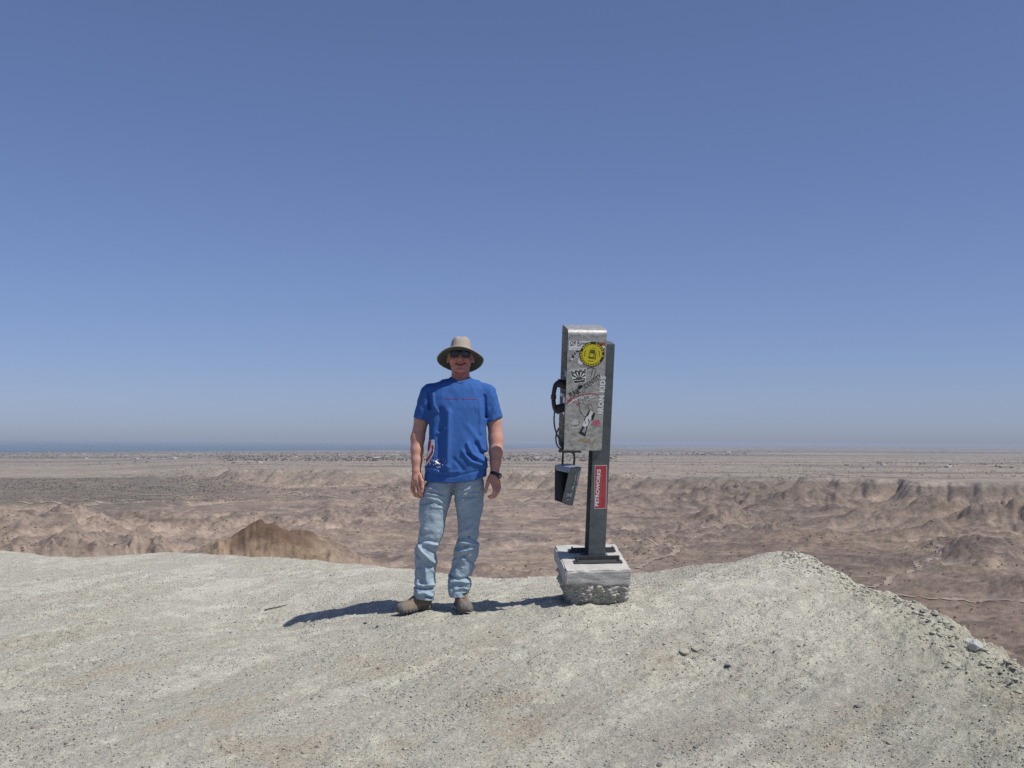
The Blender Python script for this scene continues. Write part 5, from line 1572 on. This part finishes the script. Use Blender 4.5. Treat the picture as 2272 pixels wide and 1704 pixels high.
def build_shoe(heel_px, yaw_deg, dy, zdrop, tiltx):
    root = empty('shoe', (0, 0, 0), person)
    h = Vector(pm(heel_px[0], heel_px[1], dy))
    root.location = h
    root.rotation_euler = (radians(tiltx), 0, radians(yaw_deg))      # the shoe points along local -y
    L = 0.276
    def outline(P, grow=0.0):
        t = np.clip(-P[:, 1] / L, -0.2, 1.2)
        hw = np.interp(t, [-0.2, 0.0, 0.12, 0.35, 0.6, 0.78, 0.92, 1.0, 1.2], [0.0, 0.022, 0.036, 0.036, 0.047, 0.050, 0.040, 0.015, 0.0]) + grow
        return np.abs(P[:, 0]) - hw
    def upper(P):
        top = np.interp(-P[:, 1], [0, 0.05, 0.09, 0.13, 0.18, 0.225, 0.27, 0.29], [0.120, 0.132, 0.122, 0.090, 0.068, 0.062, 0.046, 0.030])
        d = outline(P, -0.003) * 0.9
        pr = ((np.maximum(P[:, 2] - 0.012, 0) / (top - 0.012)) ** 2.6)
        hw = np.interp(np.clip(-P[:, 1] / L, 0, 1), [0.0, 0.12, 0.35, 0.6, 0.78, 0.92, 1.0], [0.022, 0.036, 0.036, 0.047, 0.050, 0.040, 0.018]) - 0.002
        q = (np.abs(P[:, 0]) / hw) ** 2.4 + pr
        e = (q ** (1 / 2.4) - 1) * 0.035
        ends = np.maximum(-P[:, 1] - L + 0.006, P[:, 1] + 0.006)
        d = smax(e, ends, 0.02)
        d = smax(d, 0.016 - P[:, 2], 0.002)
        d = d + fbm(P[:, 0] * 2 + P[:, 2], P[:, 1], 0.05, 461, 3) * 0.002
        # tongue and eyelet facings
        d = d - 0.004 * np.exp(-(np.abs(P[:, 0]) - 0.020) ** 2 / 0.005 ** 2) * sstep(-0.20, -0.17, P[:, 1]) * sstep(-0.05, -0.08, P[:, 1])
        d = d + 0.004 * np.exp(-((P[:, 1] + 0.10 + 0.25 * (P[:, 2] - 0.05)) / 0.004) ** 2) * sstep(0.02, 0.03, np.abs(P[:, 0]))
        return d
    V, Fc = polygonise(upper, (-0.065, -0.31, 0.0), (0.065, 0.02, 0.13), 0.0042)
    me = np_mesh('upper', V, Fc); up = link_mesh('upper', me, M_leather, root, True)
    def sole(P):
        ends = np.maximum(-P[:, 1] - L, P[:, 1])
        d = smax(outline(P, 0.001) * 0.9, ends, 0.03)
        ht = 0.026 + 0.012 * sstep(-0.24, -0.285, P[:, 1]) + 0.004 * sstep(-0.06, -0.02, P[:, 1])
        d = smax(d, P[:, 2] - ht, 0.004)
        lug = 0.005 * (np.sin(P[:, 1] * 2 * pi / 0.028) > 0.2) * (P[:, 2] < 0.011)
        arch = 0.008 * np.exp(-((P[:, 1] + 0.115) / 0.03) ** 2)
        return smax(d + lug, arch - P[:, 2], 0.002)
    V, Fc = polygonise(sole, (-0.065, -0.31, -0.008), (0.065, 0.02, 0.06), 0.0042)
    link_mesh('sole', np_mesh('sole', V, Fc), M_sole, root, True)
    def toe(P):
        d = upper(P) - 0.0025
        d = smax(d, P[:, 1] + 0.205 + 0.6 * np.abs(P[:, 0]), 0.004)
        return smax(d, P[:, 2] - 0.075, 0.004)
    V, Fc = polygonise(toe, (-0.065, -0.31, 0.0), (0.065, -0.15, 0.10), 0.004)
    link_mesh('toe_cap', np_mesh('toe_cap', V, Fc), M_toe, root, True)
    lc = bmesh.new()
    for i, y in enumerate((-0.095, -0.118, -0.141, -0.164)):
        z = float(np.interp(-y, [0, 0.05, 0.09, 0.13, 0.18], [0.105, 0.112, 0.108, 0.086, 0.068])) + 0.001
        bm_tube(lc, smooth_path([(-0.024, y, z - 0.013), (0, y - 0.006, z + 0.001), (0.024, y + 0.003, z - 0.013)], 4), 0.0026, 6)
    bm_tube(lc, smooth_path([(0, -0.092, 0.108), (-0.028, -0.10, 0.118), (-0.042, -0.112, 0.098), (-0.018, -0.104, 0.104), (0.0, -0.095, 0.108)], 6), 0.0022, 6)
    bm_tube(lc, smooth_path([(0, -0.092, 0.108), (0.026, -0.10, 0.118), (0.046, -0.112, 0.094)], 6), 0.0022, 6)
    bm_obj('laces', lc, M_lace, root, True)
    return root


build_shoe((955, 1351), -47, 0.055, 0, 1.5)
build_shoe((1016, 1346), 14, 0.085, 0, 2.0)


# ---- prints on the shirt: cells of ink laid on the cloth
def shirt_print(name, test, box, step, m):
    """cells of the cloth whose place passes test(px, py) become print"""
    x0, y0, x1, y1 = box
    nx = int((x1 - x0) / step); ny = int((y1 - y0) / step)
    vid = {}; Vp = []; Fp = []
    o = Vector((0, 0, CAM_Z)) - MAN_O
    def vert(i, j):
        if (i, j) in vid: return vid[(i, j)]
        d = ray(x0 + i * step, y0 + j * step).normalized()
        hit = shirt_bvh.ray_cast(o, d)
        k = None
        if hit[0] is not None:
            k = len(Vp); Vp.append(tuple(hit[0] - d * 0.0022))
        vid[(i, j)] = k
        return k
    for i in range(nx):
        for j in range(ny):
            if test(x0 + (i + 0.5) * step, y0 + (j + 0.5) * step):
                q = [vert(i, j), vert(i, j + 1), vert(i + 1, j + 1), vert(i + 1, j)]
                if None not in q: Fp.append(q)
    if not Fp: return None
    return tag(shape(name, Vp, Fp, m, shirt), kind='stuff')


def inpoly(x, y, P):
    c = False; j = len(P) - 1
    for i in range(len(P)):
        if (P[i][1] > y) != (P[j][1] > y) and x < (P[j][0] - P[i][0]) * (y - P[i][1]) / (P[j][1] - P[i][1]) + P[i][0]: c = not c
        j = i
    return c


def build_prints():
    flag = [(947.5, 977), (964.5, 975), (963.5, 1000), (961, 1010), (944, 1036), (942.5, 1022), (946, 1000)]
    red = [[(949.5, 978), (957, 976.5), (955, 992), (952, 1001), (947.5, 1002), (948.5, 988)], [(957, 990), (962, 986), (961, 1004), (953, 1018), (944.5, 1028), (945, 1021), (952, 1010), (958, 1000)]]
    isred = lambda x, y: any(inpoly(x, y, r) for r in red)
    shirt_print('side_print', lambda x, y: inpoly(x, y, flag) and not isred(x, y), (941, 973, 966, 1038), 0.8, M_white)
    shirt_print('side_print', lambda x, y: inpoly(x, y, flag) and isred(x, y), (941, 973, 966, 1038), 0.8, M_shirtred)
    r = random.Random(3)
    dots = [(r.gauss(968, 9), r.gauss(1027, 7), r.uniform(0.5, 1.5)) for _ in range(26)] + [(968, 1024, 2.2), (971, 1027, 2.4), (975, 1029, 1.6), (966, 1029, 1.6), (988, 1024, 0.9), (984, 1019, 0.7), (972, 1037, 1.8), (976, 1036, 1.4)]
    shirt_print('paint_spatter', lambda x, y: any((x - a) ** 2 + (y - b) ** 2 < c * c for a, b, c in dots[:16] + dots[26:]), (944, 1008, 996, 1048), 0.7, M_white)
    shirt_print('paint_spatter', lambda x, y: any((x - a + 8) ** 2 + (y - b - 2) ** 2 < c * c for a, b, c in dots[16:26]), (938, 1008, 996, 1050), 0.7, M_shirtred)
    # thin line of small red letters across the chest
    def word(x, y):
        if abs(y - 884.3 - 0.006 * (x - 1020)) > 0.95: return False
        c = int((x - 987) / 3.0); f = (x - 987) / 3.0 - c
        return c not in (11, 12) and (f < 0.72) and not ((c * 7 % 3 == 0) and f > 0.35 and y > 884.3)
    shirt_print('chest_lettering', word, (987, 882, 1062, 887), 0.6, M_chest)


M_chest = mat('faded_chest_print', (0.20, 0.06, 0.20), rough=0.85)
M_shirtred = mat('red_shirt_print', (0.40, 0.025, 0.05), rough=0.8)
build_prints()
# ------------------------------------------------------------------ stones, gravel and the stick on the ridge
def ridge_pt(px, py):
    """where the line through px, py first meets the ridge"""
    d = ray(px, py); ys = np.linspace(3.5, 11.5, 900)
    z = ridge_z(d.x / d.y * ys, ys); r = CAM_Z + d.z / d.y * ys
    k = np.nonzero(z >= r)[0]
    if len(k) == 0: return None
    y = ys[k[0]]
    return Vector((d.x / d.y * y, y, float(z[k[0]])))


def stone_mesh(seed, sub=1, rough=0.35, flat=0.6):
    r = np.random.default_rng(seed); bm = bmesh.new()
    bmesh.ops.create_icosphere(bm, subdivisions=sub, radius=1.0)
    ax = r.uniform(0.7, 1.3, 3); ax[2] *= flat
    cuts = [(Vector(r.normal(size=3)).normalized(), r.uniform(0.55, 0.9)) for _ in range(7)]
    for v in bm.verts:
        p = v.co.copy()
        for n, dd in cuts:
            e = p.dot(n) - dd
            if e > 0: p -= n * e * 0.9
        p *= 1 + r.uniform(-rough, rough) * 0.25
        v.co = Vector((p.x * ax[0], p.y * ax[1], p.z * ax[2]))
    me = bpy.data.meshes.new('stone'); bm.to_mesh(me); bm.free()
    return me


M_palestone = mat('pale_stone', (0.47, 0.435, 0.36), rough=0.95, noise=(40, 0.2), bump=(80, 0.003))
M_greystone = mat('grey_stone', (0.20, 0.20, 0.20), rough=0.9, noise=(40, 0.25), bump=(80, 0.003))
M_whitestone = mat('white_stone', (0.80, 0.79, 0.72), rough=0.95, noise=(30, 0.12), bump=(50, 0.01))
for i, (px, py, r, fl, m, lab) in enumerate((
        (1518, 1449, 0.036, 0.45, M_palestone, 'flat buff stone lodged in the small hollow right of the footing'),
        (1546, 1442, 0.026, 0.6, M_palestone, 'small rounded buff stone at the upper right of the hollow'),
        (1537, 1462, 0.014, 0.5, M_greystone, 'small grey stone just below the hollow with buff stones'),
        (1585, 1464, 0.012, 0.8, M_greystone, 'dark grey stone standing on edge right of the hollow'),
        (1615, 1480, 0.016, 0.35, M_greystone, 'flat grey sliver of stone lower right of the hollow'),
        (1542, 1662, 0.011, 1.1, M_greystone, 'dark upright pebble near the bottom edge of the ground'),
        (1464, 1699, 0.018, 0.5, M_greystone, 'bluish grey stone at the very bottom edge of the picture'),
        (2164, 1436, 0.040, 1.0, M_whitestone, 'chalk white lump of rock on the broken right flank of the ridge'),
        (2146, 1424, 0.022, 0.6, M_whitestone, 'smaller chalk white rock leaning on the white lump of the flank'),
        (812, 1383, 0.013, 0.5, M_greystone, 'dark clod at the lip of the gully in front of the man'),
        (838, 1392, 0.014, 0.5, M_greystone, 'dark crumbled clod right of the gully lip before the man'))):
    p = ridge_pt(px, py)
    if p is None: continue
    me = stone_mesh(700 + i, 2, 0.35, fl)
    o = link_mesh('stone', me, m)
    o.scale = (r, r, r); o.location = p + Vector((0, 0, r * fl * 0.25)); o.rotation_euler = (random.uniform(-0.3, 0.3), random.uniform(-0.3, 0.3), random.uniform(0, 6))
    tag(o, lab, 'stone')


def build_stick():
    a = ridge_pt(587, 1357); b = ridge_pt(637, 1345)
    bm = bmesh.new()
    n = 10; path = [a.lerp(b, i / n) + Vector((0, 0, 0.010 + 0.001 * sin(i * 0.9))) for i in range(n + 1)]
    bm_tube(bm, path, 0.0045, 7, [0.0048 - 0.0002 * i for i in range(n + 1)])
    o = bm_obj('stick', bm, mat('dry_wood', (0.075, 0.062, 0.05), rough=0.9, noise=(80, 0.3)), None, True)
    tag(o, 'thin dark stick lying on the pale ground left of the man', 'stick')


build_stick()


def scatter_mesh(name, P, S, R, base_meshes, cols, m):
    """many small solids joined into one mesh"""
    Vs = []; Fs = []; Cs = []; k = 0
    for b, (bv, bf) in enumerate(base_meshes):
        idx = np.arange(len(P))[np.arange(len(P)) % len(base_meshes) == b]
        if len(idx) == 0: continue
        c, s = np.cos(R[idx]), np.sin(R[idx])
        x = bv[None, :, 0] * S[idx, None, 0]; y = bv[None, :, 1] * S[idx, None, 1]; z = bv[None, :, 2] * S[idx, None, 2]
        V = np.stack([x * c[:, None] - y * s[:, None], x * s[:, None] + y * c[:, None], z], -1) + P[idx, None, :]
        Fc = bf[None] + (np.arange(len(idx)) * len(bv))[:, None, None] + k
        Vs.append(V.reshape(-1, 3)); Fs.append(Fc.reshape(-1, 3)); Cs.append(np.repeat(cols[idx], len(bv), 0)); k += len(idx) * len(bv)
    me = np_mesh(name, np.concatenate(Vs), np.concatenate(Fs))
    color_attr(me, np.concatenate(Cs))
    return tag(link_mesh(name, me, m), kind='stuff')


def mesh_arrays(me):
    V = np.array([v.co[:] for v in me.vertices]); Fc = np.array([p.vertices[:] for p in me.polygons])
    bpy.data.meshes.remove(me)
    return V, Fc


def build_gravel():
    base = [mesh_arrays(stone_mesh(800 + i, 1 if i < 2 else 1, 0.5, 0.65)) for i in range(5)]
    r = np.random.default_rng(21)
    N = 10000
    # more of it where the gravel has drifted, finer upslope
    Y = r.uniform(4.0, 9.3, N * 3); U = r.uniform(-0.5, 0.5, N * 3); X = U * Y
    drift = fbm(X, Y, 0.8, 231, 3) + 0.5 * fbm(X, Y, 0.25, 232, 2)
    keep = (r.random(N * 3) < 0.10 + 0.75 * sstep(-0.3, 0.6, drift) * (0.35 + 0.65 * sstep(7.4, 5.8, Y)) * (0.55 + 0.45 * sstep(-0.3, 0.1, U)))
    X, Y = X[keep][:N], Y[keep][:N]
    n = len(X)
    s = 0.0026 + 0.0052 * r.random(n) ** 2.2 + 0.010 * (r.random(n) < 0.03) * r.random(n)
    P = np.stack([X, Y, ridge_z(X, Y) + s * 0.2], 1)
    S = s[:, None] * r.uniform(0.7, 1.4, (n, 3)); S[:, 2] *= 0.8
    tone = r.random(n)
    pal = np.array([(0.42, 0.405, 0.34), (0.28, 0.265, 0.235), (0.17, 0.165, 0.16), (0.52, 0.50, 0.44), (0.34, 0.30, 0.235)])
    cols = pal[np.searchsorted([0.48, 0.74, 0.81, 0.92], tone)] * r.uniform(0.85, 1.1, (n, 1))
    scatter_mesh('gravel', P, S, r.uniform(0, 2 * pi, n), base, cols, mat('gravel', rough=0.95, spec=0.1, attr='tint', noise=(60, 0.15)))
    # the finest grit, light and dark
    octa = []
    for i in range(4):
        q = np.array([(1, 0, 0), (-1, 0, 0), (0, 1, 0), (0, -1, 0), (0, 0, 0.8), (0, 0, -0.6)], float) * r.uniform(0.65, 1.3, (6, 1)) + r.normal(0, 0.12, (6, 3))
        octa.append((q, np.array([(0, 2, 4), (2, 1, 4), (1, 3, 4), (3, 0, 4), (2, 0, 5), (1, 2, 5), (3, 1, 5), (0, 3, 5)])))
    N = 16000
    Y = 4.0 + 5.0 * r.random(N * 3) ** 1.15; U = r.uniform(-0.5, 0.5, N * 3); X = U * Y
    rx_ = X * 0.55 + Y * 0.83; ry_ = X * 0.83 - Y * 0.55
    drift = fbm(rx_ * 0.3, ry_, 0.28, 233, 4) + 0.6 * fbm(X, Y, 0.9, 231, 3)
    keep = r.random(N * 3) < 0.12 + 0.88 * sstep(-0.2, 0.55, drift + 0.25 * sstep(-0.2, 0.2, U))
    X, Y = X[keep][:N], Y[keep][:N]; n = len(X)
    s = 0.0021 + 0.0034 * r.random(n) ** 2
    P = np.stack([X, Y, ridge_z(X, Y) + s * 0.45], 1)
    pal = np.array([(0.26, 0.245, 0.22), (0.31, 0.285, 0.24), (0.58, 0.565, 0.50), (0.42, 0.39, 0.33), (0.18, 0.17, 0.16)])
    scatter_mesh('grit', P, s[:, None] * r.uniform(0.8, 1.4, (n, 3)), r.uniform(0, 6.28, n), octa, pal[np.searchsorted([0.28, 0.50, 0.72, 0.88], r.random(n))], mat('grit', rough=0.95, spec=0.1, attr='tint'))
    # crumbled clods along the right flank
    N = 1700
    t = r.random(N); u = 0.245 + 0.25 * t; yc = np.interp(u, _cu, _cy)
    Y = yc - np.abs(r.normal(0, 0.38, N)) * (0.5 + 0.7 * t) + 0.08
    X = u * Y
    s = (0.005 + 0.016 * r.random(N) ** 3.0 + 0.010 * (r.random(N) < 0.05) * r.random(N)) * (0.6 + 0.4 * t)
    P = np.stack([X, Y, ridge_z(X, Y) + s * 0.15], 1)
    S = s[:, None] * r.uniform(0.7, 1.3, (N, 3)); S[:, 0] *= 1.5; S[:, 2] *= 0.7
    pal = np.array([(0.45, 0.44, 0.36), (0.41, 0.40, 0.32), (0.37, 0.355, 0.285), (0.48, 0.47, 0.39)])
    scatter_mesh('crumbled_clods', P, S, r.normal(-0.5, 0.5, N), base, pal[r.integers(0, 4, N)], mat('clods', rough=0.97, spec=0.1, attr='tint', noise=(45, 0.2), bump=(60, 0.004)))


build_gravel()


# ------------------------------------------------------------------ tracks, shrubs and the town below
M_track = mat('track_dust', (0.295, 0.245, 0.203), rough=0.97, spec=0.05, noise=(0.09, 0.2))


def build_track(name, pts, width):
    P = [desert_at(a, b) for a, b in pts]
    P = [p for p in P if p is not None]
    if len(P) < 2: return
    sp = smooth_path([(p.x, p.y, 0) for p in P], 14)
    V = []; n = len(sp)
    for i, p in enumerate(sp):
        t = (sp[min(i + 1, n - 1)] - sp[max(i - 1, 0)]).normalized(); nr = Vector((-t.y, t.x, 0))
        for s in (-1, -0.33, 0.33, 1):
            q = p + nr * (width / 2 * s * (1 + 0.25 * math.sin(i * 1.7 + s)))
            V.append((q.x, q.y, float(desert_z(q.x, q.y)) + 0.5))
    fc = [(4 * i + k, 4 * i + k + 1, 4 * i + k + 5, 4 * i + k + 4) for i in range(n - 1) for k in range(3)]
    tag(shape(name, V, fc, M_track), kind='structure')


for pts, w in (([(40, 1113), (110, 1113.5), (165, 1113), (215, 1106), (280, 1102), (360, 1099), (450, 1096), (560, 1091), (640, 1084)], 5),
               ([(160, 1113), (210, 1112), (300, 1109), (400, 1107.5), (500, 1106), (580, 1104)], 4),
               ([(1540, 1047), (1640, 1049), (1740, 1050), (1840, 1053), (1940, 1058), (2060, 1061), (2160, 1062)], 12),
               ([(1415, 1262), (1440, 1247), (1470, 1236), (1496, 1226), (1502, 1219), (1484, 1211), (1450, 1205), (1412, 1200)], 4.5),
               ([(1925, 1305), (1952, 1297), (1972, 1288), (1982, 1278), (2020, 1270), (2038, 1262), (2033, 1250), (2062, 1241), (2082, 1230), (2086, 1212), (2072, 1199), (2100, 1190)], 4),
               ([(1995, 1322), (2060, 1329), (2130, 1331), (2200, 1333), (2285, 1339)], 3),
               ([(600, 1098), (660, 1092), (720, 1100), (790, 1108), (860, 1112), (900, 1118)], 6),
               ([(880, 1128), (905, 1115), (935, 1106), (960, 1100)], 5)):
    build_track('dirt_track', pts, w)


def shrub_mesh(seed, nleaf, leaf=1.0):
    r = np.random.default_rng(seed); V = []; Fc = []
    lobes = [(np.array([r.normal(0, 0.32), r.normal(0, 0.32), r.uniform(0.3, 0.65)]), r.uniform(0.25, 0.45)) for _ in range(6)]
    for i in range(nleaf):
        c, rad = lobes[i % 6]
        d = r.normal(size=3); d /= np.linalg.norm(d); d[2] = d[2] * 0.8 + 0.1
        p = c + d * rad * r.uniform(0.55, 1.05); p[2] = max(p[2], 0.03)
        a = r.normal(size=3); a /= np.linalg.norm(a); b = np.cross(a, r.normal(size=3)); b /= np.linalg.norm(b)
        s = r.uniform(0.09, 0.17) * leaf; k = len(V)
        V += [p - a * s, p + b * s * 0.8, p + a * s]; Fc.append((k, k + 1, k + 2))
    for i in range(5):
        a = 2 * pi * i / 5; k = len(V); e = np.array([0.25 * cos(a), 0.25 * sin(a), 0.55])
        V += [np.array([0.02, 0, -0.1]), np.array([-0.02, 0.02, -0.1]), e]; Fc.append((k, k + 1, k + 2))
    return np.array(V), np.array(Fc)


SHRUB_BOXES = [  # x0, x1, y0, y1, number: where the photograph shows bushes
    (0, 560, 1060, 1114, 1500), (300, 700, 1030, 1062, 260), (560, 760, 1072, 1110, 170), (780, 945, 1072, 1130, 120), (800, 905, 1100, 1165, 70), (560, 900, 1120, 1240, 110), (0, 560, 1118, 1225, 150),
    (1080, 1290, 1120, 1270, 90), (1370, 1520, 1180, 1262, 70), (1370, 1760, 1130, 1240, 110), (1500, 1900, 1140, 1200, 60), (1750, 2272, 1110, 1300, 160), (1950, 2272, 1290, 1420, 42), (1780, 2272, 1020, 1060, 700), (1370, 1800, 1030, 1062, 300), (1050, 1370, 1030, 1075, 160), (0, 2272, 1012, 1034, 900)]


def build_shrubs():
    r = random.Random(17); spots = []
    for x0, x1, y0, y1, n in SHRUB_BOXES:
        for _ in range(n):
            p = desert_at(r.uniform(x0, x1), r.uniform(y0, y1))
            if p is None or p.y > 5200 or (p.y < 640 and p.z > -64): continue
            if fbm(np.array([p.x]), np.array([p.y]), 140, 131, 2)[0] < -0.35 and r.random() < 0.8: continue
            spots.append((p, (0.75 + 1.1 * r.random() ** 2) * (1 + 0.45 * (p.y > 1500) + 0.5 * (p.y > 2600)) * 0.85))
    spots.sort(key=lambda s: -s[1] / s[0].y)
    M_leaf = mat('shrub_leaf', (0.10, 0.097, 0.066), rough=0.9, spec=0.1, noise=(0.8, 0.35))
    variants = []
    for i in range(5):
        V, Fc = shrub_mesh(900 + i, 130)
        me = np_mesh('shrub', V, Fc); me.materials.append(M_leaf); variants.append(me)
    for i, (p, s) in enumerate(spots[:300]):
        o = bpy.data.objects.new('desert_shrub', variants[i % 5]); C.objects.link(o)
        o.location = p; o.scale = (s, s * r.uniform(0.8, 1.2), s * r.uniform(0.7, 1.0)); o.rotation_euler = (0, 0, r.uniform(0, 6))
        px = 1136 + F * p.x / p.y
        if p.y > 1450: where = 'on the far mesa flats behind the scarp' if px > 900 else 'on the flat terrace far left'
        elif px > 1900: where = 'on the valley floor below the broken right flank'
        elif px > 1380: where = 'on the valley floor right of the pay phone'
        elif px > 1075: where = 'on the valley floor between the man and the pay phone'
        elif px > 560: where = 'in the sandy wash just left of the man'
        else: where = 'among the low badland hills at far left'
        tag(o, 'small dark rounded shrub ' + where, 'shrub', 'shrubs ' + where)
    rest = spots[300:]
    base = [shrub_mesh(950 + i, 22, 2.2) for i in range(4)]
    base = [(V * np.array([1.25, 1.25, 1.15]), Fc) for V, Fc in base]
    P = np.array([tuple(p) for p, s in rest]); S = np.array([[s, s, s * 0.85] for p, s in rest]); rr = np.random.default_rng(5)
    pal = np.array([(0.11, 0.106, 0.08), (0.14, 0.13, 0.10), (0.095, 0.095, 0.07), (0.16, 0.14, 0.11)])
    scatter_mesh('scrub', P, S, rr.uniform(0, 6.28, len(P)), base, pal[rr.integers(0, 4, len(P))], mat('scrub_leaf', rough=0.95, spec=0.05, attr='tint'))


build_shrubs()


def house_mesh(w, d, h, roof, flat):
    V = [(-w / 2, -d / 2, -1), (w / 2, -d / 2, -1), (w / 2, d / 2, -1), (-w / 2, d / 2, -1), (-w / 2, -d / 2, h), (w / 2, -d / 2, h), (w / 2, d / 2, h), (-w / 2, d / 2, h)]
    Fc = [(0, 1, 5, 4), (1, 2, 6, 5), (2, 3, 7, 6), (3, 0, 4, 7)]; mi = [0] * 4
    e = 0.5
    k = len(V)
    V += [(-w / 2 - e, -d / 2 - e, h), (w / 2 + e, -d / 2 - e, h), (w / 2 + e, d / 2 + e, h), (-w / 2 - e, d / 2 + e, h), (-w / 2 - e, 0, h + roof), (w / 2 + e, 0, h + roof)]
    Fc += [(k, k + 1, k + 5, k + 4), (k + 2, k + 3, k + 4, k + 5), (k, k + 4, k + 3), (k + 1, k + 2, k + 5), (k + 3, k + 2, k + 1, k)]; mi += [1] * 5
    # dark door and window openings set into the front
    for x, ww, z0, z1 in ((-w * 0.3, 1.6, 0.9, 2.1), (w * 0.25, 1.9, 0.9, 2.1), (0.0, 1.1, -0.2, 2.1)):
        k = len(V); y = -d / 2 - 0.03
        V += [(x - ww / 2, y, z0), (x + ww / 2, y, z0), (x + ww / 2, y, z1), (x - ww / 2, y, z1)]; Fc.append((k, k + 1, k + 2, k + 3)); mi.append(2)
    me = bpy.data.meshes.new('house'); me.from_pydata(V, [], Fc); me.update()
    me.polygons.foreach_set('material_index', mi)
    return me


def build_town():
    r = random.Random(23)
    walls = [mat('pale_stucco', (0.55, 0.52, 0.46), rough=0.9), mat('tan_stucco', (0.38, 0.31, 0.24), rough=0.9), mat('white_siding', (0.74, 0.74, 0.72), rough=0.7)]
    roofs = [mat('white_roof', (0.72, 0.71, 0.69), rough=0.6), mat('red_tile_roof', (0.27, 0.115, 0.085), rough=0.9), mat('grey_roof', (0.20, 0.19, 0.19), rough=0.9), mat('tan_roof', (0.38, 0.31, 0.23), rough=0.9)]
    pane = mat('dark_pane', (0.03, 0.035, 0.04), rough=0.2)
    kinds = []
    for i in range(10):
        me = house_mesh(r.uniform(12, 20), r.uniform(9, 13), r.uniform(2.8, 4.2), r.uniform(0.7, 2.2), False)
        for m in (walls[(0, 1, 1, 2, 1, 0, 1, 0, 1, 1)[i]], roofs[(0, 1, 2, 3, 2, 1, 3, 2, 3, 1)[i]], pane): me.materials.append(m)
        kinds.append(me)
    spots = []
    for x0, x1, y0, y1, n in ((0, 560, 1003, 1019, 42), (520, 1360, 1003.5, 1023, 150), (1360, 1660, 1003, 1010, 36), (180, 620, 1020, 1030, 8), (1660, 1760, 999, 1004, 4), (1880, 2260, 1028, 1040, 14)):
        for _ in range(n): spots.append((r.uniform(x0, x1), r.uniform(y0, y1), None))
    for i, (px, py, k) in enumerate(spots):
        p = desert_at(px, py)
        if p is None or p.y > 20000: continue
        o = bpy.data.objects.new('house', kinds[r.randrange(10)]); C.objects.link(o)
        s = r.uniform(0.8, 1.2) * (0.75 if p.y < 3500 else 1.0)
        o.location = p; o.scale = (s, s, s); o.rotation_euler = (0, 0, r.uniform(-0.9, 0.9))
        if px > 1800: tag(o, 'tiny low house on the mesa plain behind the scarp at far right', 'house', 'houses on the mesa plain')
        else:
            where = 'left of the man' if px < 940 else ('between the man and the pay phone' if px < 1240 else 'right of the pay phone')
            tag(o, 'tiny low house in the distant town seen ' + where, 'house', 'houses of the distant town ' + where)
    # garden trees of the town, one dark speckled mass
    P = []; S = []
    for x0, x1, y0, y1, n in ((0, 560, 1002, 1018, 480), (480, 1370, 1003, 1024, 1500), (1360, 1660, 1001, 1011, 260), (1640, 1760, 998, 1004, 50), (2040, 2110, 1001, 1004, 14)):
        for _ in range(n):
            p = desert_at(r.uniform(x0, x1), r.uniform(y0, y1))
            if p is None or p.y > 20000: continue
            s = r.uniform(2.2, 4.4); P.append(tuple(p)); S.append((s, s, s * r.uniform(0.8, 1.4)))
    base = [shrub_mesh(980 + i, 24, 2.2) for i in range(3)]
    base = [(V * np.array([1.2, 1.2, 1.2]), Fc) for V, Fc in base]
    rr = np.random.default_rng(6); n = len(P)
    pal = np.array([(0.06, 0.068, 0.046), (0.08, 0.085, 0.06), (0.105, 0.095, 0.075)])
    scatter_mesh('town_trees', np.array(P), np.array(S), rr.uniform(0, 6.28, n), base, pal[rr.integers(0, 3, n)], mat('town_leaf', rough=0.95, spec=0.05, attr='tint'))


build_town()
# ------------------------------------------------------------------ dusty air
def build_haze():
    bm = bmesh.new()
    bmesh.ops.create_cube(bm, size=1.0)
    for v in bm.verts:
        v.co = Vector((v.co.x * 180000, 1000 + v.co.y * 130000, (-112.0 if v.co.z < 0 else 3.2)))
    me = bpy.data.meshes.new('haze'); bm.to_mesh(me); bm.free()
    m = bpy.data.materials.new('haze_air'); m.use_nodes = True
    nt = m.node_tree
    nt.nodes.remove(nt.nodes['Principled BSDF'])
    v = nt.nodes.new('ShaderNodeVolumePrincipled')
    v.inputs['Color'].default_value = (0.66, 0.75, 0.88, 1)
    v.inputs['Density'].default_value = 0.5 / 10000
    v.inputs['Anisotropy'].default_value = 0.0
    nt.links.new(v.outputs[0], nt.nodes['Material Output'].inputs['Volume'])
    return tag(link_mesh('haze', me, m), kind='stuff')


build_haze()
